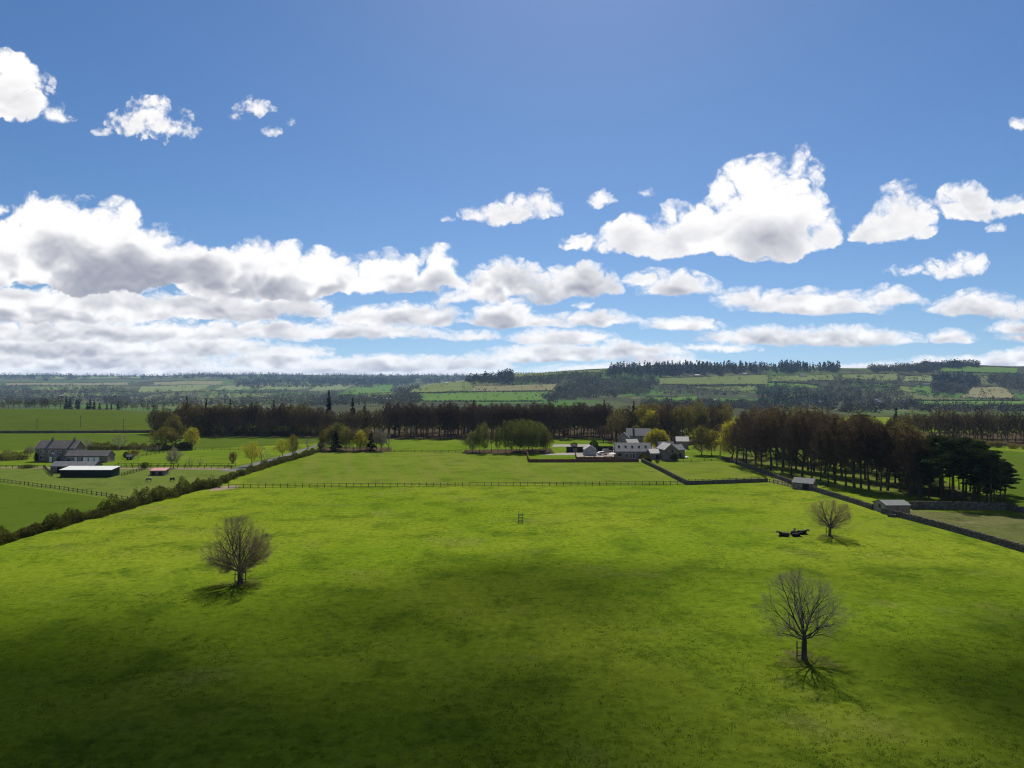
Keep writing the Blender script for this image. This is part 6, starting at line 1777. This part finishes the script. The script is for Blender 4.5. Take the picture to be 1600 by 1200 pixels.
# ------------------------------------------------------------------ tussocks of grass in the near pasture
def tussocks():
    rg = np.random.default_rng(4242)
    n = 50000
    d = 50 + 150 * rg.random(n) ** 1.5
    x = rg.uniform(-.80, .80, n) * d
    LT = lattice(555)
    dens = vnoise(LT, x / 9 + 100, d / 9 + 100) * .6 + vnoise(LT, x / 2.3 + 30, d / 2.3 + 30) * .4
    keep = rg.random(n) < np.clip((dens - .38) * 3.0, .06, 1)
    # inside the pasture: left of the right-hand wall, right of the hedge
    px = 800 + F * x / d; py = 600 + CAM_H * F / d
    keep &= (py > np.interp(px, [0, 130, 330, 360], [852, 816, 766, 764]) + 3) & (py > np.interp(px, [1070, 1200, 1240, 1363, 1480, 1600, 1780], [758, 753, 766, 799, 832, 868, 922]) + 4) & (py > 764)
    x, d = x[keep], d[keep]; n = len(x)
    b = 6
    base = np.stack([x, d, np.zeros(n)], 1)[:, None] + np.concatenate([rg.normal(0, .16, (n, b, 2)), np.zeros((n, b, 1))], 2)
    dirs = unit(rg.normal(0, .5, (n, b, 3)) * np.array([1, 1, 0]) + np.array([0, 0, 1]))
    L = rg.uniform(.07, .17, (n, b, 1)) * rg.uniform(.6, 1.2, (n, 1, 1))
    side = unit(np.cross(dirs, rg.normal(0, 1, (n, b, 3)))) * .035
    V = np.stack([base - side, base + side, base + dirs * L], 2).reshape(-1, 3)
    me = mesh_np('grass', V, np.arange(len(V)).reshape(-1, 3), [M['tussock']])
    tag(obj('grass', me), 'dark green grass tussocks scattered over the near pasture', 'grass', None, 'stuff')
M['tussock'] = leafy('tussock_grass', (0.050, 0.085, 0.007), (0.085, 0.125, 0.010), 0.45, 0.0, 0.25)
tussocks()

# ------------------------------------------------------------------ the cumulus overhead, outside the picture, whose shade lies over the near pasture
def cloud_mat(lobes, seed):
    """cloud stuff: thin at the rim, dense in the lobes; lobes in the cloud's own metres (x, y, rx, ry, density)"""
    m, T = new_mat('cumulus_vapour')
    tc = T.n('ShaderNodeTexCoord')
    ox, oy, oz = T.sep(tc.outputs['Object'])
    q = T.xyz(ox, oy, 0.0)
    w = T.v('ADD', q, T.scale(T.v('SUBTRACT', T.noise(q, .022, 3, .55, color=True), (.5, .5, .5)), 34.0))
    tot = None
    for (x, y, rx, ry, k) in lobes:
        dd = T.v('MULTIPLY_ADD', w, (1 / rx, 1 / ry, 0), (-x / rx, -y / ry, 0))
        f = T.ss(T.v('LENGTH', dd), .25, 1.35, k, 0.0)
        tot = f if tot is None else T.m('MAXIMUM', tot, f)
    a = T.m('MULTIPLY', tot, T.ss(T.noise(q, .03, 4, .6), .15, .6, .75, 1.08), clamp=True)
    df = T.n('ShaderNodeBsdfDiffuse'); T.put(df.inputs[0], (.9, .9, .9))
    tl = T.n('ShaderNodeBsdfTranslucent'); T.put(tl.inputs[0], (.35, .36, .38))
    mb = T.n('ShaderNodeMixShader'); mb.inputs[0].default_value = .5
    T.t.links.new(df.outputs[0], mb.inputs[1]); T.t.links.new(tl.outputs[0], mb.inputs[2])
    tr = T.n('ShaderNodeBsdfTransparent')
    mx = T.n('ShaderNodeMixShader'); T.put(mx.inputs[0], a)
    T.t.links.new(tr.outputs[0], mx.inputs[1]); T.t.links.new(mb.outputs[0], mx.inputs[2])
    finish(T, mx.outputs[0])
    return m
def overhead_cloud(label, centre, lobes, size, seed, h=900.0):
    rg = np.random.default_rng(seed)
    off = SUN_DIR * (h / SUN_DIR.z)
    bm = bmesh.new(); bmesh.ops.create_icosphere(bm, subdivisions=5, radius=1.0)
    LA = lattice(seed)
    V = np.array([v.co for v in bm.verts])
    bump = 1 + .28 * (vnoise(LA, V[:, 0] * 3 + 9, V[:, 1] * 3 + V[:, 2] * 2 + 9) - .5) * 2
    for v, b_ in zip(bm.verts, bump):
        z = v.co.z * (44 if v.co.z > 0 else 9) * b_
        v.co = Vector((v.co.x * size[0] * b_, v.co.y * size[1] * b_, z))
    me = bpy.data.meshes.new('cloud'); bm.to_mesh(me); bm.free()
    for p in me.polygons: p.use_smooth = True
    me.materials.append(cloud_mat(lobes, seed))
    o = obj('cloud', me, None, (centre[0] + off.x, centre[1] + off.y, h))
    tag(o, label, 'cloud', 'clouds overhead', 'stuff')
overhead_cloud('broad white cloud overhead shading the near pasture', (-25, 60), [(-28, -10, 74, 42, .94), (6, 6, 38, 22, .72), (29, 38, 27, 18, .72), (-66, 6, 44, 34, .75), (6, 22, 34, 22, .70)], (150, 110), 61)
overhead_cloud('thin cloud overhead shading the lower right of the pasture', (52, 62), [(-4, -4, 17, 24, .82), (-14, -18, 26, 13, .62), (14, 10, 16, 26, .6), (6, 40, 46, 9, .30)], (80, 70), 62)

# ------------------------------------------------------------------ the air
def haze():
    m, T = new_mat('valley_haze')
    pv = T.n('ShaderNodeVolumePrincipled')
    pv.inputs['Color'].default_value = (0.44, 0.66, 1.0, 1)
    pv.inputs['Density'].default_value = HAZE
    pv.inputs['Anisotropy'].default_value = 0.2
    m.cycles.volume_sampling = 'DISTANCE'; m.cycles.homogeneous_volume = True
    out = T.n('ShaderNodeOutputMaterial'); T.t.links.new(pv.outputs[0], out.inputs['Volume'])
    o = MB().box(-26000, 26000, -900, 12500, -30, 175).build('haze', m)
    tag(o, 'pale blue haze filling the valley air', 'haze', None, 'stuff')
HAZE = 3.9e-5
haze()
